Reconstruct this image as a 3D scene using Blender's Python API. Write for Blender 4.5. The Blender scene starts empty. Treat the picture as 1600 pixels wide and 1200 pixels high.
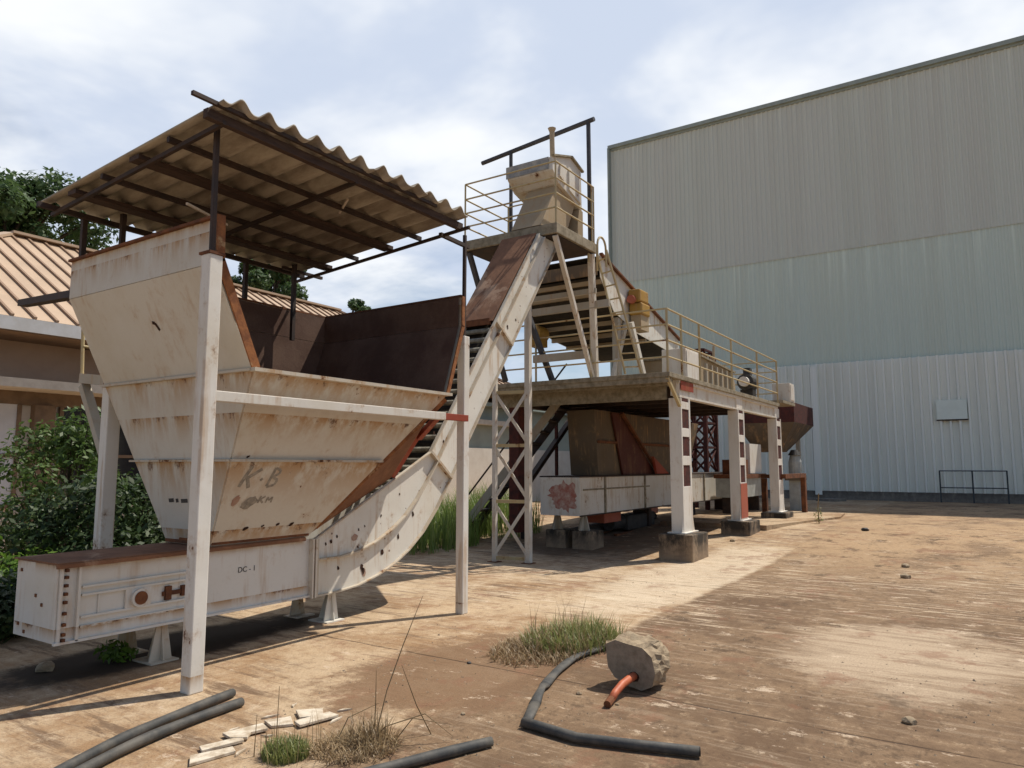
import bpy, bmesh, math, random
from mathutils import Vector, Matrix, noise as mnoise
R = random.Random(7)
SC = bpy.context.scene
COL = SC.collection
PI = math.pi

# ------------------------------------------------------------------ materials
def newmat(name):
    m = bpy.data.materials.new(name); m.use_nodes = True
    nt = m.node_tree; nt.nodes.clear()
    return m, nt
class N:
    """small node-graph helper"""
    def __init__(s, nt):
        s.nt = nt
        s.pos = nt.nodes.new('ShaderNodeNewGeometry').outputs['Position']
    def n(s, t, **k):
        nd = s.nt.nodes.new(t)
        for a, b in k.items(): setattr(nd, a, b)
        return nd
    def put(s, sock, v):
        if isinstance(v, bpy.types.NodeSocket): s.nt.links.new(v, sock)
        else: sock.default_value = v
    def scale(s, sc, off=(0,0,0)):
        m = s.n('ShaderNodeMapping'); s.put(m.inputs['Vector'], s.pos)
        m.inputs['Scale'].default_value = sc; m.inputs['Location'].default_value = off
        return m.outputs['Vector']
    def noise(s, scale, detail=6, rough=.6, vec=None, dist=0.0):
        nd = s.n('ShaderNodeTexNoise'); s.put(nd.inputs['Vector'], vec or s.pos)
        nd.inputs['Scale'].default_value = scale; nd.inputs['Detail'].default_value = detail
        nd.inputs['Roughness'].default_value = rough; nd.inputs['Distortion'].default_value = dist
        return nd.outputs['Fac']
    def ss(s, v, a, b):
        m = s.n('ShaderNodeMapRange', interpolation_type='SMOOTHSTEP'); s.put(m.inputs['Value'], v)
        m.inputs['From Min'].default_value = a; m.inputs['From Max'].default_value = b
        return m.outputs['Result']
    def lin(s, v, a, b, c=0., d=1.):
        m = s.n('ShaderNodeMapRange'); s.put(m.inputs['Value'], v)
        m.inputs['From Min'].default_value = a; m.inputs['From Max'].default_value = b
        m.inputs['To Min'].default_value = c; m.inputs['To Max'].default_value = d
        return m.outputs['Result']
    def math(s, op, a, b=None, clamp=False):
        m = s.n('ShaderNodeMath', operation=op, use_clamp=clamp); s.put(m.inputs[0], a)
        if b is not None: s.put(m.inputs[1], b)
        return m.outputs[0]
    def mix(s, f, a, b, blend='MIX'):
        m = s.n('ShaderNodeMix', data_type='RGBA', blend_type=blend)
        s.put(m.inputs[0], f)
        for i, v in ((6, a), (7, b)):
            if not isinstance(v, bpy.types.NodeSocket): v = (*v[:3], 1)
            s.put(m.inputs[i], v)
        return m.outputs[2]
    def sep(s):
        x = s.n('ShaderNodeSeparateXYZ'); s.put(x.inputs[0], s.pos); return x.outputs
    def out(s, col, rough=.7, bump=None, bstr=.3, bdist=.01, metal=0, spec=.35):
        p = s.n('ShaderNodeBsdfPrincipled')
        if not isinstance(col, bpy.types.NodeSocket): col = (*col[:3], 1)
        s.put(p.inputs['Base Color'], col); s.put(p.inputs['Roughness'], rough)
        p.inputs['Metallic'].default_value = metal
        p.inputs['Specular IOR Level'].default_value = spec
        if bump is not None:
            b = s.n('ShaderNodeBump'); s.put(b.inputs['Height'], bump)
            b.inputs['Strength'].default_value = bstr; b.inputs['Distance'].default_value = bdist
            s.nt.links.new(b.outputs[0], p.inputs['Normal'])
        o = s.n('ShaderNodeOutputMaterial'); s.nt.links.new(p.outputs[0], o.inputs[0])

RUST = (.17, .068, .028); RUSTD = (.075, .032, .017); STREAK = (.40, .235, .105)
def paint(name, base, rust=.5, streak=.5, dirt=.5, levels=(), rough=.62, seed=0, spots=0.):
    """old weathered paint: blotchy tone, run-down rust streaks, chips of bare rust"""
    m, nt = newmat(name); g = N(nt); off = (seed*3.7, seed*1.9, seed*5.3)
    big = g.noise(1.1, 5, .62, g.scale((1,1,1), off))
    col = g.mix(g.math('MULTIPLY', g.ss(big, .42, .72), dirt), base, tuple(c*k for c, k in zip(base, (.82, .755, .64))))
    fine = g.noise(38, 4, .7, g.scale((1,1,1), off))
    col = g.mix(g.math('MULTIPLY', g.ss(fine, .5, .8), .25), col, tuple(c*.7 for c in base))
    runs = g.noise(1, 7, .66, g.scale((11, 11, .75), off))
    patch = g.noise(2.1, 5, .6, g.scale((1,1,.8), (off[1], off[2], off[0])))
    sm = g.math('MULTIPLY', g.ss(runs, .47, .66), g.ss(patch, .43, .60))
    sm = g.math('MULTIPLY', sm, streak, True)
    rn = g.noise(4.2, 9, .72, g.scale((1,1,.8), (off[2], off[0], off[1])))
    rm = g.ss(rn, .70 - .12*rust, .745 - .12*rust)
    halo = g.math('MULTIPLY', g.ss(rn, .60 - .12*rust, .74 - .12*rust), .75*min(1, rust*1.5))
    if levels:
        z = g.sep()[2]
        tot = None
        for zl, fall in levels:
            t = g.lin(z, zl - fall, zl + .01)
            t = g.math('MULTIPLY', t, g.math('LESS_THAN', z, zl + .012))
            t = g.math('POWER', t, 1.6)
            tot = t if tot is None else g.math('MAXIMUM', tot, t)
        nn = g.noise(1, 6, .7, g.scale((5.5, 5.5, .9), off))
        lv = g.math('MULTIPLY', tot, g.ss(nn, .36, .60))
        sm = g.math('MAXIMUM', sm, g.math('MULTIPLY', lv, 1.0))
        nn2 = g.noise(6, 9, .78, g.scale((1,1,.45), off))
        rm = g.math('MAXIMUM', rm, g.math('MULTIPLY', g.ss(g.math('MULTIPLY', nn2, g.lin(tot, 0, 1, .66, 1.16)), .58, .68), .85))
    col = g.mix(g.math('MAXIMUM', sm, halo), col, STREAK)
    rc = g.mix(g.ss(g.noise(24, 4, .6), .35, .65), RUST, RUSTD)
    if spots:
        v = g.n('ShaderNodeTexVoronoi'); g.put(v.inputs['Vector'], g.pos); v.inputs['Scale'].default_value = 9
        sp = g.math('MULTIPLY', g.math('LESS_THAN', v.outputs['Distance'], .13), g.ss(g.noise(2.3, 3), .52, .56))
        rm = g.math('MAXIMUM', rm, g.math('MULTIPLY', sp, spots))
    col = g.mix(rm, col, rc)
    bh = g.math('ADD', g.math('MULTIPLY', g.noise(2.2, 2, .5), 1.2), g.math('MULTIPLY', rm, -.12))
    g.out(col, g.lin(rm, 0, 1, rough, .92), bh, .35, .02)
    return m
def rusty(name, a, b, scale=5, light=None, rough=.88):
    m, nt = newmat(name); g = N(nt)
    n1 = g.noise(scale, 9, .7); col = g.mix(g.ss(n1, .36, .64), a, b)
    if light: col = g.mix(g.ss(g.noise(scale*.35, 7, .7, dist=.6), .54, .64), col, light)
    col = g.mix(g.math('MULTIPLY', g.ss(g.noise(60, 3, .6), .45, .7), .3), col, tuple(c*.5 for c in a))
    g.out(col, rough, g.noise(35, 5, .7), .4, .006)
    return m
def plain(name, a, b=None, scale=6, rough=.7, bump=.2, stretch=(1,1,1), metal=0):
    m, nt = newmat(name); g = N(nt)
    b = b or tuple(c*.72 for c in a)
    v = g.scale(stretch)
    col = g.mix(g.ss(g.noise(scale, 7, .65, v), .34, .68), a, b)
    g.out(col, rough, g.noise(scale*5, 5, .65, v), bump, .006, metal)
    return m
def concrete(name, a, b, dark, z0, z1):
    m, nt = newmat(name); g = N(nt)
    col = g.mix(g.ss(g.noise(7, 8, .7), .36, .64), a, b)
    z = g.sep()[2]
    dm = g.math('MULTIPLY', g.lin(z, z0, z1), g.ss(g.noise(3.5, 8, .72, g.scale((1,1,.5))), .34, .56))
    col = g.mix(dm, col, dark)
    g.out(col, .92, g.noise(28, 8, .72), .7, .012)
    return m
def leafmat(name, a, b, trans=.35, clump=1.2):
    m, nt = newmat(name); g = N(nt)
    geo = nt.nodes.new('ShaderNodeNewGeometry')
    col = g.mix(geo.outputs['Random Per Island'], a, b)
    col = g.mix(g.math('MULTIPLY', g.ss(g.noise(clump, 3), .40, .66), .6), col, tuple(c*.5 for c in a))
    p = g.n('ShaderNodeBsdfPrincipled'); g.put(p.inputs['Base Color'], col)
    p.inputs['Roughness'].default_value = .48; p.inputs['Specular IOR Level'].default_value = .4
    t = g.n('ShaderNodeBsdfTranslucent'); g.put(t.inputs['Color'], col)
    mx = g.n('ShaderNodeMixShader'); mx.inputs[0].default_value = trans
    nt.links.new(p.outputs[0], mx.inputs[1]); nt.links.new(t.outputs[0], mx.inputs[2])
    o = g.n('ShaderNodeOutputMaterial'); nt.links.new(mx.outputs[0], o.inputs[0])
    return m

M = {}
M['cream']  = paint('hopper_cream_paint', (.60,.57,.50), .36, .42, .5, levels=((3.51,.16),(3.40,.22),(2.36,.42),(2.02,.30),(1.64,.55),(1.02,.30)), seed=1)
M['cream_rim'] = paint('rim_cream_paint', (.54,.48,.39), .78, .9, .8, seed=8)
M['white']  = paint('machine_white_paint', (.70,.67,.60), .44, .7, .5, seed=2, spots=.8)
M['trough'] = paint('trough_white_paint', (.68,.655,.60), .34, .5, .45, levels=((.87,.10),(.40,.10)), seed=3)
M['post']   = paint('post_white_paint', (.72,.69,.63), .46, .6, .5, levels=((.11,.10),), seed=4)
M['greyp']  = paint('grey_cream_steel', (.44,.40,.33), .42, .55, .8, seed=5)
M['beamw']  = paint('beam_white_paint', (.66,.62,.55), .56, .65, .6, seed=6)
M['yellow'] = paint('yellow_rail_paint', (.48,.39,.22), .66, .6, .6, seed=7)
M['ybox']   = paint('yellow_gearbox_paint', (.38,.22,.045), .5, .7, 1., seed=9)
M['pilwhite'] = paint('pillar_white_paint', (.74,.70,.63), .28, .4, .4, seed=10)
M['slabst'] = plain('weathered_platform_edge', (.33,.28,.20), (.19,.155,.10), 9, .9, .5)
M['rust']   = rusty('rust', (.20,.075,.03), (.095,.038,.02), 6)
M['rustedge'] = rusty('orange_rust', (.33,.13,.045), (.17,.062,.026), 9, (.42,.27,.14))
M['rustcover'] = rusty('brown_rust_cover', (.26,.125,.066), (.165,.075,.04), 3, (.40,.25,.16))
M['inner']  = rusty('hopper_inner_rust', (.155,.092,.064), (.10,.052,.036), 2.2)
M['inlight'] = rusty('hopper_bare_plate', (.30,.20,.13), (.24,.15,.095), 4)
M['dark']   = plain('dark_steel', (.035,.025,.022), (.06,.036,.026), 8, .7)
M['darkwood'] = plain('dark_brown_batten', (.075,.046,.034), (.045,.028,.022), 7, .85, .3, (1,6,6))
M['bluedark'] = plain('dark_grey_pipe', (.075,.075,.085), (.05,.05,.055), 8, .6)
M['smear'] = plain('faded_red_mark', (.36,.13,.095), (.50,.36,.29), 9, .85)
M['findark'] = paint('shade_dark_red_oxide', (.085,.022,.014), .3, .3, .8, seed=16)  # red oxide with the under-deck shade put into its colour
M['redox']  = paint('red_oxide', (.30,.055,.03), .3, .3, .8, seed=12)
M['red']    = paint('faded_red_paint', (.42,.12,.075), .25, .3, .8, seed=13)
M['maroon'] = plain('maroon_steel', (.10,.024,.017), (.045,.016,.013), 7, .75)
M['tan']    = paint('tan_panel', (.40,.31,.20), .3, .45, .8, seed=14)
M['flight'] = plain('worn_conveyor_flight', (.30,.28,.22), (.14,.12,.09), 11, .8, .4)
M['dirt']   = plain('dark_conveyor_bed', (.045,.035,.024), (.025,.02,.015), 12, .95, .6)
M['ink']    = plain('black_stencil_ink', (.045,.042,.04), (.075,.068,.06), 30, .8)
M['faded']  = plain('faded_marker_paint', (.21,.185,.155), (.36,.32,.26), 26, .8)
M['fadedred'] = plain('faded_red_smear', (.33,.19,.14), (.40,.28,.21), 20, .8)
M['hole']   = plain('rust_hole', (.03,.015,.01), (.06,.025,.014), 20, .95)
M['blue']   = plain('blue_marker', (.10,.16,.42), (.2,.25,.45), 20, .7)
M['asbestos'] = plain('weathered_fibre_cement', (.42,.375,.30), (.25,.21,.165), 3.0, .93, .4, (3,.8,1))
M['block']  = concrete('concrete_footing', (.34,.25,.165), (.24,.175,.12), (.042,.035,.028), .06, .3)
M['stone']  = plain('broken_concrete', (.40,.31,.205), (.25,.185,.12), 14, .95, .9)
M['stoneface'] = plain('smooth_concrete_face', (.33,.265,.195), (.21,.165,.115), 11, .92, .8)
M['orange'] = plain('orange_plastic_pipe', (.55,.15,.065), (.42,.10,.045), 12, .5)
M['hose']   = plain('grey_rubber_hose', (.05,.051,.05), (.115,.105,.09), 7, .66, .3)
M['hosein'] = plain('black_hose_bore', (.015,.015,.015), None, 10, .8)
M['board']  = plain('pale_broken_board', (.68,.60,.48), (.42,.33,.23), 14, .85, .4, (1,1,1))
M['dry']    = leafmat('dry_grass', (.42,.31,.17), (.26,.17,.09), .25, 8)
M['grass']  = leafmat('green_grass', (.20,.25,.07), (.34,.34,.13), .35, 9)
M['tallgrass'] = leafmat('tall_grass', (.16,.26,.05), (.30,.36,.12), .4, 2)
M['leafA']  = leafmat('bush_leaves', (.075,.135,.028), (.12,.19,.045), .38, 1.3)
M['leafB']  = leafmat('bright_shrub_leaves', (.12,.22,.025), (.17,.29,.05), .4, 2)
M['leafD']  = leafmat('dark_bush_leaves', (.04,.075,.022), (.07,.11,.036), .3, 1.4)
M['leafT']  = leafmat('tree_leaves', (.06,.115,.035), (.10,.155,.055), .38, .5)
M['bark']   = plain('bark', (.09,.065,.045), (.05,.036,.026), 12, .95, .6)
M['rooftan'] = plain('tan_roof_sheet', (.50,.36,.245), (.43,.31,.21), 1.2, .55, .05)
M['roofrib'] = plain('roof_rib', (.30,.19,.12), (.25,.16,.10), 2, .6, .05)
M['peach']  = plain('peach_wall', (.50,.36,.27), (.45,.32,.24), 2, .9, .15)
M['ledge']  = plain('cream_ledge', (.66,.58,.48), (.55,.47,.38), 4, .85, .2)
M['soffit'] = plain('brown_soffit', (.26,.17,.11), (.20,.13,.085), 3, .85, .1)
M['fascia'] = plain('pale_fascia', (.52,.52,.53), (.45,.44,.43), 3, .6, .1)
M['pier']   = plain('brown_pier', (.22,.15,.10), (.16,.11,.075), 5, .9, .2)
M['pane']   = plain('white_window_panel', (.60,.60,.62), (.52,.52,.54), 3, .4, .05)
M['glassd'] = plain('dark_window_glass', (.016,.017,.022), (.025,.026,.03), 3, .12, 0)
M['wwall']  = plain('white_render', (.68,.62,.54), (.60,.53,.45), 2, .9, .15)
M['eaveshade'] = plain('grey_green_eave_shade', (.36,.38,.32), (.31,.33,.28), 2, .7, .05)  # shade under the outbuilding eave, painted as a wall colour
M['trim']   = plain('grey_green_trim', (.34,.39,.35), (.28,.32,.29), 3, .6, .05)
M['primer'] = plain('grey_primer', (.24,.245,.25), (.42,.40,.36), 7, .7)
M['gritm'] = plain('concrete_grit', (.42,.33,.23), (.13,.09,.06), 40, .95, .2)
M['railblk'] = plain('dark_railing', (.06,.07,.075), (.04,.045,.05), 6, .6)
M['motor']  = plain('dark_motor', (.06,.055,.05), (.03,.028,.027), 9, .6)
M['blueg']  = plain('pale_blue_casing', (.40,.42,.40), (.30,.31,.29), 5, .7)

def cladding(name, a, b, stain, ztop, seed):
    m, nt = newmat(name); g = N(nt)
    st = g.noise(1, 6, .6, g.scale((1, 2.6, .05), (seed, seed*2, 0)))
    col = g.mix(g.ss(st, .36, .66), a, b)
    sheet = g.noise(1, 1, .3, g.scale((0, .9, .02), (0, seed*5, 0)))
    col = g.mix(g.math('MULTIPLY', g.ss(sheet, .42, .60), .35), col, stain)
    z = g.sep()[2]
    t = g.math('MULTIPLY', g.lin(z, ztop - 2.4, ztop), g.ss(g.noise(1, 5, .7, g.scale((1, 5, .06), (0, seed, 0))), .5, .68))
    col = g.mix(g.math('MULTIPLY', t, .5), col, tuple(min(1, c*1.4) for c in a))
    g.out(col, .52, g.noise(3, 3, .5, g.scale((1,1,.2))), .12, .02, 0, .4)
    return m
M['clad_top'] = cladding('cladding_warm_grey', (.635,.665,.585), (.60,.62,.54), (.625,.625,.555), 17.1, 1)
M['clad_mid'] = cladding('cladding_green_grey', (.625,.695,.60), (.60,.655,.56), (.605,.69,.62), 10.2, 2)
M['clad_low'] = cladding('cladding_pale_grey', (.89,.89,.80), (.81,.81,.725), (.84,.855,.775), 5.6, 3)
M['coverp'] = plain('grey_green_cover', (.84,.89,.79), (.77,.82,.72), 2, .6, .05)
M['chute'] = paint('shade_darkened_tan', (.13,.095,.06), .5, .8, .9, seed=15)  # tan darkened in the colour to deepen the under-deck shade
M['plinth'] = concrete('plinth_concrete', (.26,.235,.20), (.19,.17,.145), (.05,.045,.04), .2, .9)

def ground_mat():
    m, nt = newmat('stained_concrete'); g = N(nt)
    o = g.sep(); x, y = o[0], o[1]
    sand = (.51,.38,.245); pale = (.66,.535,.39); brown = (.16,.102,.063); dk = (.085,.054,.034)
    wob = g.math('ADD', y, g.math('MULTIPLY', g.math('SUBTRACT', g.noise(1.7, 8, .75), .5), .32))
    lane = g.math('SUBTRACT', 1., g.ss(wob, 3.04, 3.14))       # the darker cast strip on the right
    n1 = g.noise(.55, 9, .7, dist=.4); n2 = g.noise(2.2, 10, .76); n3 = g.noise(7, 9, .78)
    stre = g.noise(1, 9, .74, g.scale((6.5, .8, 1), (3, 1, 0)), .35)     # streaks that run across the yard
    stre2 = g.noise(1, 8, .72, g.scale((15, 1.3, 1), (7, 5, 0)), .25)
    comb = g.math('MULTIPLY', g.ss(x, 5.6, 8.2), g.math('SUBTRACT', 1., g.ss(x, 11.5, 15.)))
    comb = g.math('MULTIPLY', g.lin(comb, 0, 1, .22, 1.), g.ss(g.noise(.9, 7, .72, g.scale((1,.6,1), (5,5,0))), .38, .56))
    blot = g.math('ADD', g.math('MULTIPLY', n1, .5), g.math('ADD', g.math('MULTIPLY', n2, .33), g.math('MULTIPLY', n3, .17)))
    col = g.mix(g.ss(blot, .45, .58), sand, (.33,.205,.11))
    st = g.math('MULTIPLY', g.ss(stre, .49, .60), g.ss(g.noise(.8, 6, .66, g.scale((1,1,1), (9,2,0))), .40, .56))
    col = g.mix(g.math('MULTIPLY', st, .88), col, brown)
    col = g.mix(g.math('MULTIPLY', g.ss(stre2, .51, .58), g.math('MULTIPLY', comb, .9)), col, pale)
    stre3 = g.noise(1, 9, .78, g.scale((30, 2.2, 1), (1, 8, 0)), .3)
    col = g.mix(g.math('MULTIPLY', g.ss(stre3, .52, .60), g.math('MULTIPLY', comb, .6)), col, (.22,.14,.085))
    col = g.mix(g.math('MULTIPLY', g.ss(n3, .53, .62), .55), col, (.245,.155,.092))
    col = g.mix(g.math('MULTIPLY', g.ss(g.noise(4.5, 10, .8, g.scale((1,1,1), (3,9,0))), .55, .62), .6), col, (.60,.47,.325))
    # strip on the right
    lc = g.mix(g.ss(blot, .43, .57), (.15,.094,.056), (.255,.168,.10))
    far = g.ss(x, 9.0, 15.0)
    lc = g.mix(g.math('MULTIPLY', far, g.ss(g.noise(.7, 8, .7), .36, .55)), lc, (.42,.285,.165))
    lc = g.mix(g.math('MULTIPLY', g.ss(stre2, .52, .58), g.math('MULTIPLY', comb, 1.)), lc, (.56,.44,.31))
    lc = g.mix(g.math('MULTIPLY', g.ss(stre3, .55, .62), g.math('MULTIPLY', comb, .5)), lc, (.45,.34,.235))
    lc = g.mix(g.math('MULTIPLY', g.ss(n2, .54, .63), .75), lc, dk)
    lc = g.mix(g.math('MULTIPLY', g.ss(n3, .55, .64), .6), lc, (.40,.29,.185))
    lc = g.mix(g.math('MULTIPLY', g.ss(g.noise(11, 9, .8, g.scale((1,1,1), (8,8,0))), .54, .62), .55), lc, (.075,.048,.03))
    col = g.mix(lane, col, lc)
    # pale dusty patch
    ex = g.math('DIVIDE', g.math('SUBTRACT', x, 7.1), 1.45); ey = g.math('DIVIDE', g.math('SUBTRACT', y, .72), 1.0)
    r2 = g.math('ADD', g.math('MULTIPLY', ex, ex), g.math('MULTIPLY', ey, ey))
    r2 = g.math('ADD', r2, g.math('MULTIPLY', g.math('SUBTRACT', g.noise(1.5, 10, .78, g.scale((1.6,.8,1)), .5), .5), 3.2))
    pm = g.math('SUBTRACT', 1., g.ss(r2, .25, 1.15))
    pm = g.math('MULTIPLY', pm, g.lin(g.ss(stre, .47, .62), 0, 1, 1., .45))
    col = g.mix(pm, col, (.47,.36,.25))
    # washed pale concrete beside the dark strip
    ex = g.math('DIVIDE', g.math('SUBTRACT', x, 10.6), 3.6); ey = g.math('DIVIDE', g.math('SUBTRACT', y, 3.75), .85)
    r6 = g.math('ADD', g.math('MULTIPLY', ex, ex), g.math('MULTIPLY', ey, ey))
    r6 = g.math('ADD', r6, g.math('MULTIPLY', g.math('SUBTRACT', g.noise(1.8, 10, .78, g.scale((1.6,.7,1), (2,6,0))), .5), 2.6))
    wm = g.math('MULTIPLY', g.math('SUBTRACT', 1., g.ss(r6, .5, 1.2)), g.math('SUBTRACT', 1., lane))
    col = g.mix(g.math('MULTIPLY', wm, g.lin(g.ss(stre3, .46, .58), 0, 1, .85, .3)), col, (.66,.545,.40))
    # brown ground in front of the machine
    ex = g.math('DIVIDE', g.math('SUBTRACT', x, 4.75), 1.55); ey = g.math('DIVIDE', g.math('SUBTRACT', y, 3.55), .95)
    r3 = g.math('ADD', g.math('MULTIPLY', ex, ex), g.math('MULTIPLY', ey, ey))
    r3 = g.math('ADD', r3, g.math('MULTIPLY', g.math('SUBTRACT', g.noise(2.0, 10, .78), .5), 3.4))
    bm = g.math('SUBTRACT', 1., g.ss(r3, .45, 1.0))
    col = g.mix(g.math('MULTIPLY', bm, .85), col, (.20,.12,.068))
    # brown stain under the deck, with deck shade put into the colour
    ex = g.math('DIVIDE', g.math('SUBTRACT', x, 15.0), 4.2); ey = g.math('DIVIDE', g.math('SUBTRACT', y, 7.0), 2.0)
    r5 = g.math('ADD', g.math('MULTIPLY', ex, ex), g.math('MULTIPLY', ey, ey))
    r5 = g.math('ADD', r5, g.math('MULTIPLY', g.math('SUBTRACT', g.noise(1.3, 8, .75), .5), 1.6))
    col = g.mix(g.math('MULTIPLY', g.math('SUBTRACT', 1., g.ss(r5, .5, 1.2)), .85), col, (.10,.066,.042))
    # pale flakes and reddish patches
    fl = g.ss(g.noise(3.2, 10, .78, g.scale((1.4,.8,1), (4,8,0))), .585, .625)
    col = g.mix(g.math('MULTIPLY', fl, .7), col, (.62,.49,.36))
    rd = g.ss(g.noise(1.5, 9, .76, g.scale((1,1,1), (21,3,0))), .54, .62)
    col = g.mix(g.math('MULTIPLY', rd, .5), col, (.235,.115,.068))
    gr = g.noise(70, 4, .7)
    col = g.mix(g.math('MULTIPLY', g.ss(gr, .46, .66), .38), col, (.115,.075,.05))
    # dark oily soil under the trough with its shade painted into the colour
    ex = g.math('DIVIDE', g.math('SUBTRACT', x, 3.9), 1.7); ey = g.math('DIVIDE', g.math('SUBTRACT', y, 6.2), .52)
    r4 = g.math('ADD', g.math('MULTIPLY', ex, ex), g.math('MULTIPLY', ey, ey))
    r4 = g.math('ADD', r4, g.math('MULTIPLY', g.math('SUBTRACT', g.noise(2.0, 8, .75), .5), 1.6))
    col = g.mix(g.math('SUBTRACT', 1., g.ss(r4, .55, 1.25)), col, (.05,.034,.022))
    # joints between the cast bays
    tot = None
    for k in range(5):
        d = g.math('ABSOLUTE', g.math('SUBTRACT', g.math('ADD', x, g.math('MULTIPLY', g.math('SUBTRACT', g.noise(3, 4), .5), .05)), 4.9 + 4.65*k))
        t = g.math('SUBTRACT', 1., g.ss(d, .004, .016)); tot = t if tot is None else g.math('MAXIMUM', tot, t)
    tot = g.math('MULTIPLY', tot, g.ss(n2, .36, .5))
    col = g.mix(g.math('MULTIPLY', tot, .8), col, (.05,.03,.02))
    h = g.math('ADD', g.math('MULTIPLY', g.noise(16, 10, .78), .9), g.math('MULTIPLY', n2, .6))
    h = g.math('SUBTRACT', h, g.math('MULTIPLY', tot, .5))
    g.out(col, .93, h, .55, .02, 0, .2)
    return m
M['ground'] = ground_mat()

# ------------------------------------------------------------------ mesh builder
class MB:
    def __init__(s): s.v = []; s.f = []
    def add(s, vs, fs):
        k = len(s.v); s.v += [tuple(p) for p in vs]; s.f += [tuple(i + k for i in f) for f in fs]
    def box(s, x0, x1, y0, y1, z0, z1):
        s.add([(x0,y0,z0),(x1,y0,z0),(x1,y1,z0),(x0,y1,z0),(x0,y0,z1),(x1,y0,z1),(x1,y1,z1),(x0,y1,z1)],
              [(3,2,1,0),(4,5,6,7),(0,1,5,4),(1,2,6,5),(2,3,7,6),(3,0,4,7)]); return s
    def bar(s, a, b, w, h, up=(0,0,1)):
        a = Vector(a); b = Vector(b); d = (b - a).normalized(); u = Vector(up)
        if abs(d.dot(u)) > .97: u = Vector((1,0,0))
        sd = d.cross(u).normalized()*(w/2); uu = sd.cross(d).normalized()*(h/2)
        s.add([a-sd-uu,a+sd-uu,a+sd+uu,a-sd+uu,b-sd-uu,b+sd-uu,b+sd+uu,b-sd+uu],
              [(0,1,2,3),(7,6,5,4),(1,0,4,5),(2,1,5,6),(3,2,6,7),(0,3,7,4)]); return s
    def tube(s, pts, r, n=8, flat=1., cap=True):
        pts = [Vector(p) for p in pts]; rs = r if isinstance(r, (list, tuple)) else [r]*len(pts)
        vs = []; fs = []; side = None
        for i, p in enumerate(pts):
            d = (pts[min(i+1, len(pts)-1)] - pts[max(i-1, 0)]).normalized()
            u = Vector((0,0,1))
            if abs(d.z) > .9: u = side if side is not None else Vector((1,0,0))
            sd = d.cross(u).normalized(); uu = sd.cross(d).normalized(); side = uu
            for k in range(n):
                a = 2*PI*k/n
                vs.append(p + sd*math.cos(a)*rs[i] + uu*math.sin(a)*rs[i]*flat)
        for i in range(len(pts)-1):
            for k in range(n):
                fs.append((i*n+k, i*n+(k+1) % n, (i+1)*n+(k+1) % n, (i+1)*n+k))
        if cap: fs += [tuple(range(n-1,-1,-1)), tuple((len(pts)-1)*n + k for k in range(n))]
        s.add(vs, fs); return s
    def prism(s, poly, ax, c0, c1):
        """polygon in the plane across axis ax ('x','y','z'), extruded from c0 to c1"""
        def P(a, b, c): return {'y': (a, c, b), 'x': (c, a, b), 'z': (a, b, c)}[ax]
        n = len(poly)
        s.add([P(a, b, c0) for a, b in poly] + [P(a, b, c1) for a, b in poly],
              [tuple(range(n)), tuple(range(2*n-1, n-1, -1))] + [(i, i+n, (i+1) % n + n, (i+1) % n) for i in range(n)]); return s
    def plate(s, pts, t):
        pts = [Vector(p) for p in pts]; nrm = (pts[1]-pts[0]).cross(pts[2]-pts[0]).normalized()*t; n = len(pts)
        s.add(pts + [p + nrm for p in pts],
              [tuple(range(n-1,-1,-1)), tuple(range(n, 2*n))] + [(i, (i+1) % n, (i+1) % n + n, i+n) for i in range(n)]); return s
    def ribbon(s, pts, w, nrm):
        """flat painted stroke lying on a surface with normal nrm"""
        nrm = Vector(nrm); pts = [Vector(p) for p in pts]
        for a, b in zip(pts, pts[1:]):
            d = (b-a).normalized(); sd = d.cross(nrm).normalized()*w/2
            s.add([a-sd, a+sd, b+sd, b-sd], [(0,1,2,3)])
        return s
    def build(s, name, mat, parent=None, bevel=0., smooth=False, fix=True):
        me = bpy.data.meshes.new(name); off = Vector((0,0,0)); r = parent
        while r is not None: off += r.location; r = r.parent
        me.from_pydata([Vector(p) - off for p in s.v], [], s.f)
        if fix:
            bm = bmesh.new(); bm.from_mesh(me); bmesh.ops.recalc_face_normals(bm, faces=bm.faces); bm.to_mesh(me); bm.free()
        me.materials.append(M[mat] if isinstance(mat, str) else mat)
        if smooth:
            for p in me.polygons: p.use_smooth = True
        o = bpy.data.objects.new(name, me); COL.objects.link(o)
        if parent is not None: o.parent = parent
        if bevel:
            b = o.modifiers.new('bevel', 'BEVEL'); b.width = bevel; b.segments = 2; b.limit_method = 'ANGLE'
        return o
def tag(o, label, cat, group=None, kind=None):
    if label: o['label'] = label
    if cat: o['category'] = cat
    if group: o['group'] = group
    if kind: o['kind'] = kind
    return o
def thing(name, label, cat, loc, group=None):
    o = bpy.data.objects.new(name, None); COL.objects.link(o); o.location = loc; o.empty_display_size = .2
    return tag(o, label, cat, group)
def copy_tree(o, parent=None):
    c = o.copy(); COL.objects.link(c)
    if parent is not None: c.parent = parent
    for ch in list(o.children): copy_tree(ch, c)
    return c
def B(*a): return MB().box(*a)
def gz(x):
    t = max(0, min(1, (x - 11.2)/7.0)); return .27*t*t*(3-2*t)

# ------------------------------------------------------------------ ground
xs = [-500,-60,-10,0,4,8,11] + [11.2+.35*i for i in range(21)] + [19,22,26,31,60,500]
ys = [-500,-60,-20,-8,-3,0,2,4,6,8,11,15,22,60,500]
g = MB(); nx, ny = len(xs), len(ys)
g.add([(x, y, gz(x)) for x in xs for y in ys],
      [(i*ny+j, (i+1)*ny+j, (i+1)*ny+j+1, i*ny+j+1) for i in range(nx-1) for j in range(ny-1)])
gr = g.build('ground', 'ground', smooth=True); gr['kind'] = 'structure'

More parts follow.
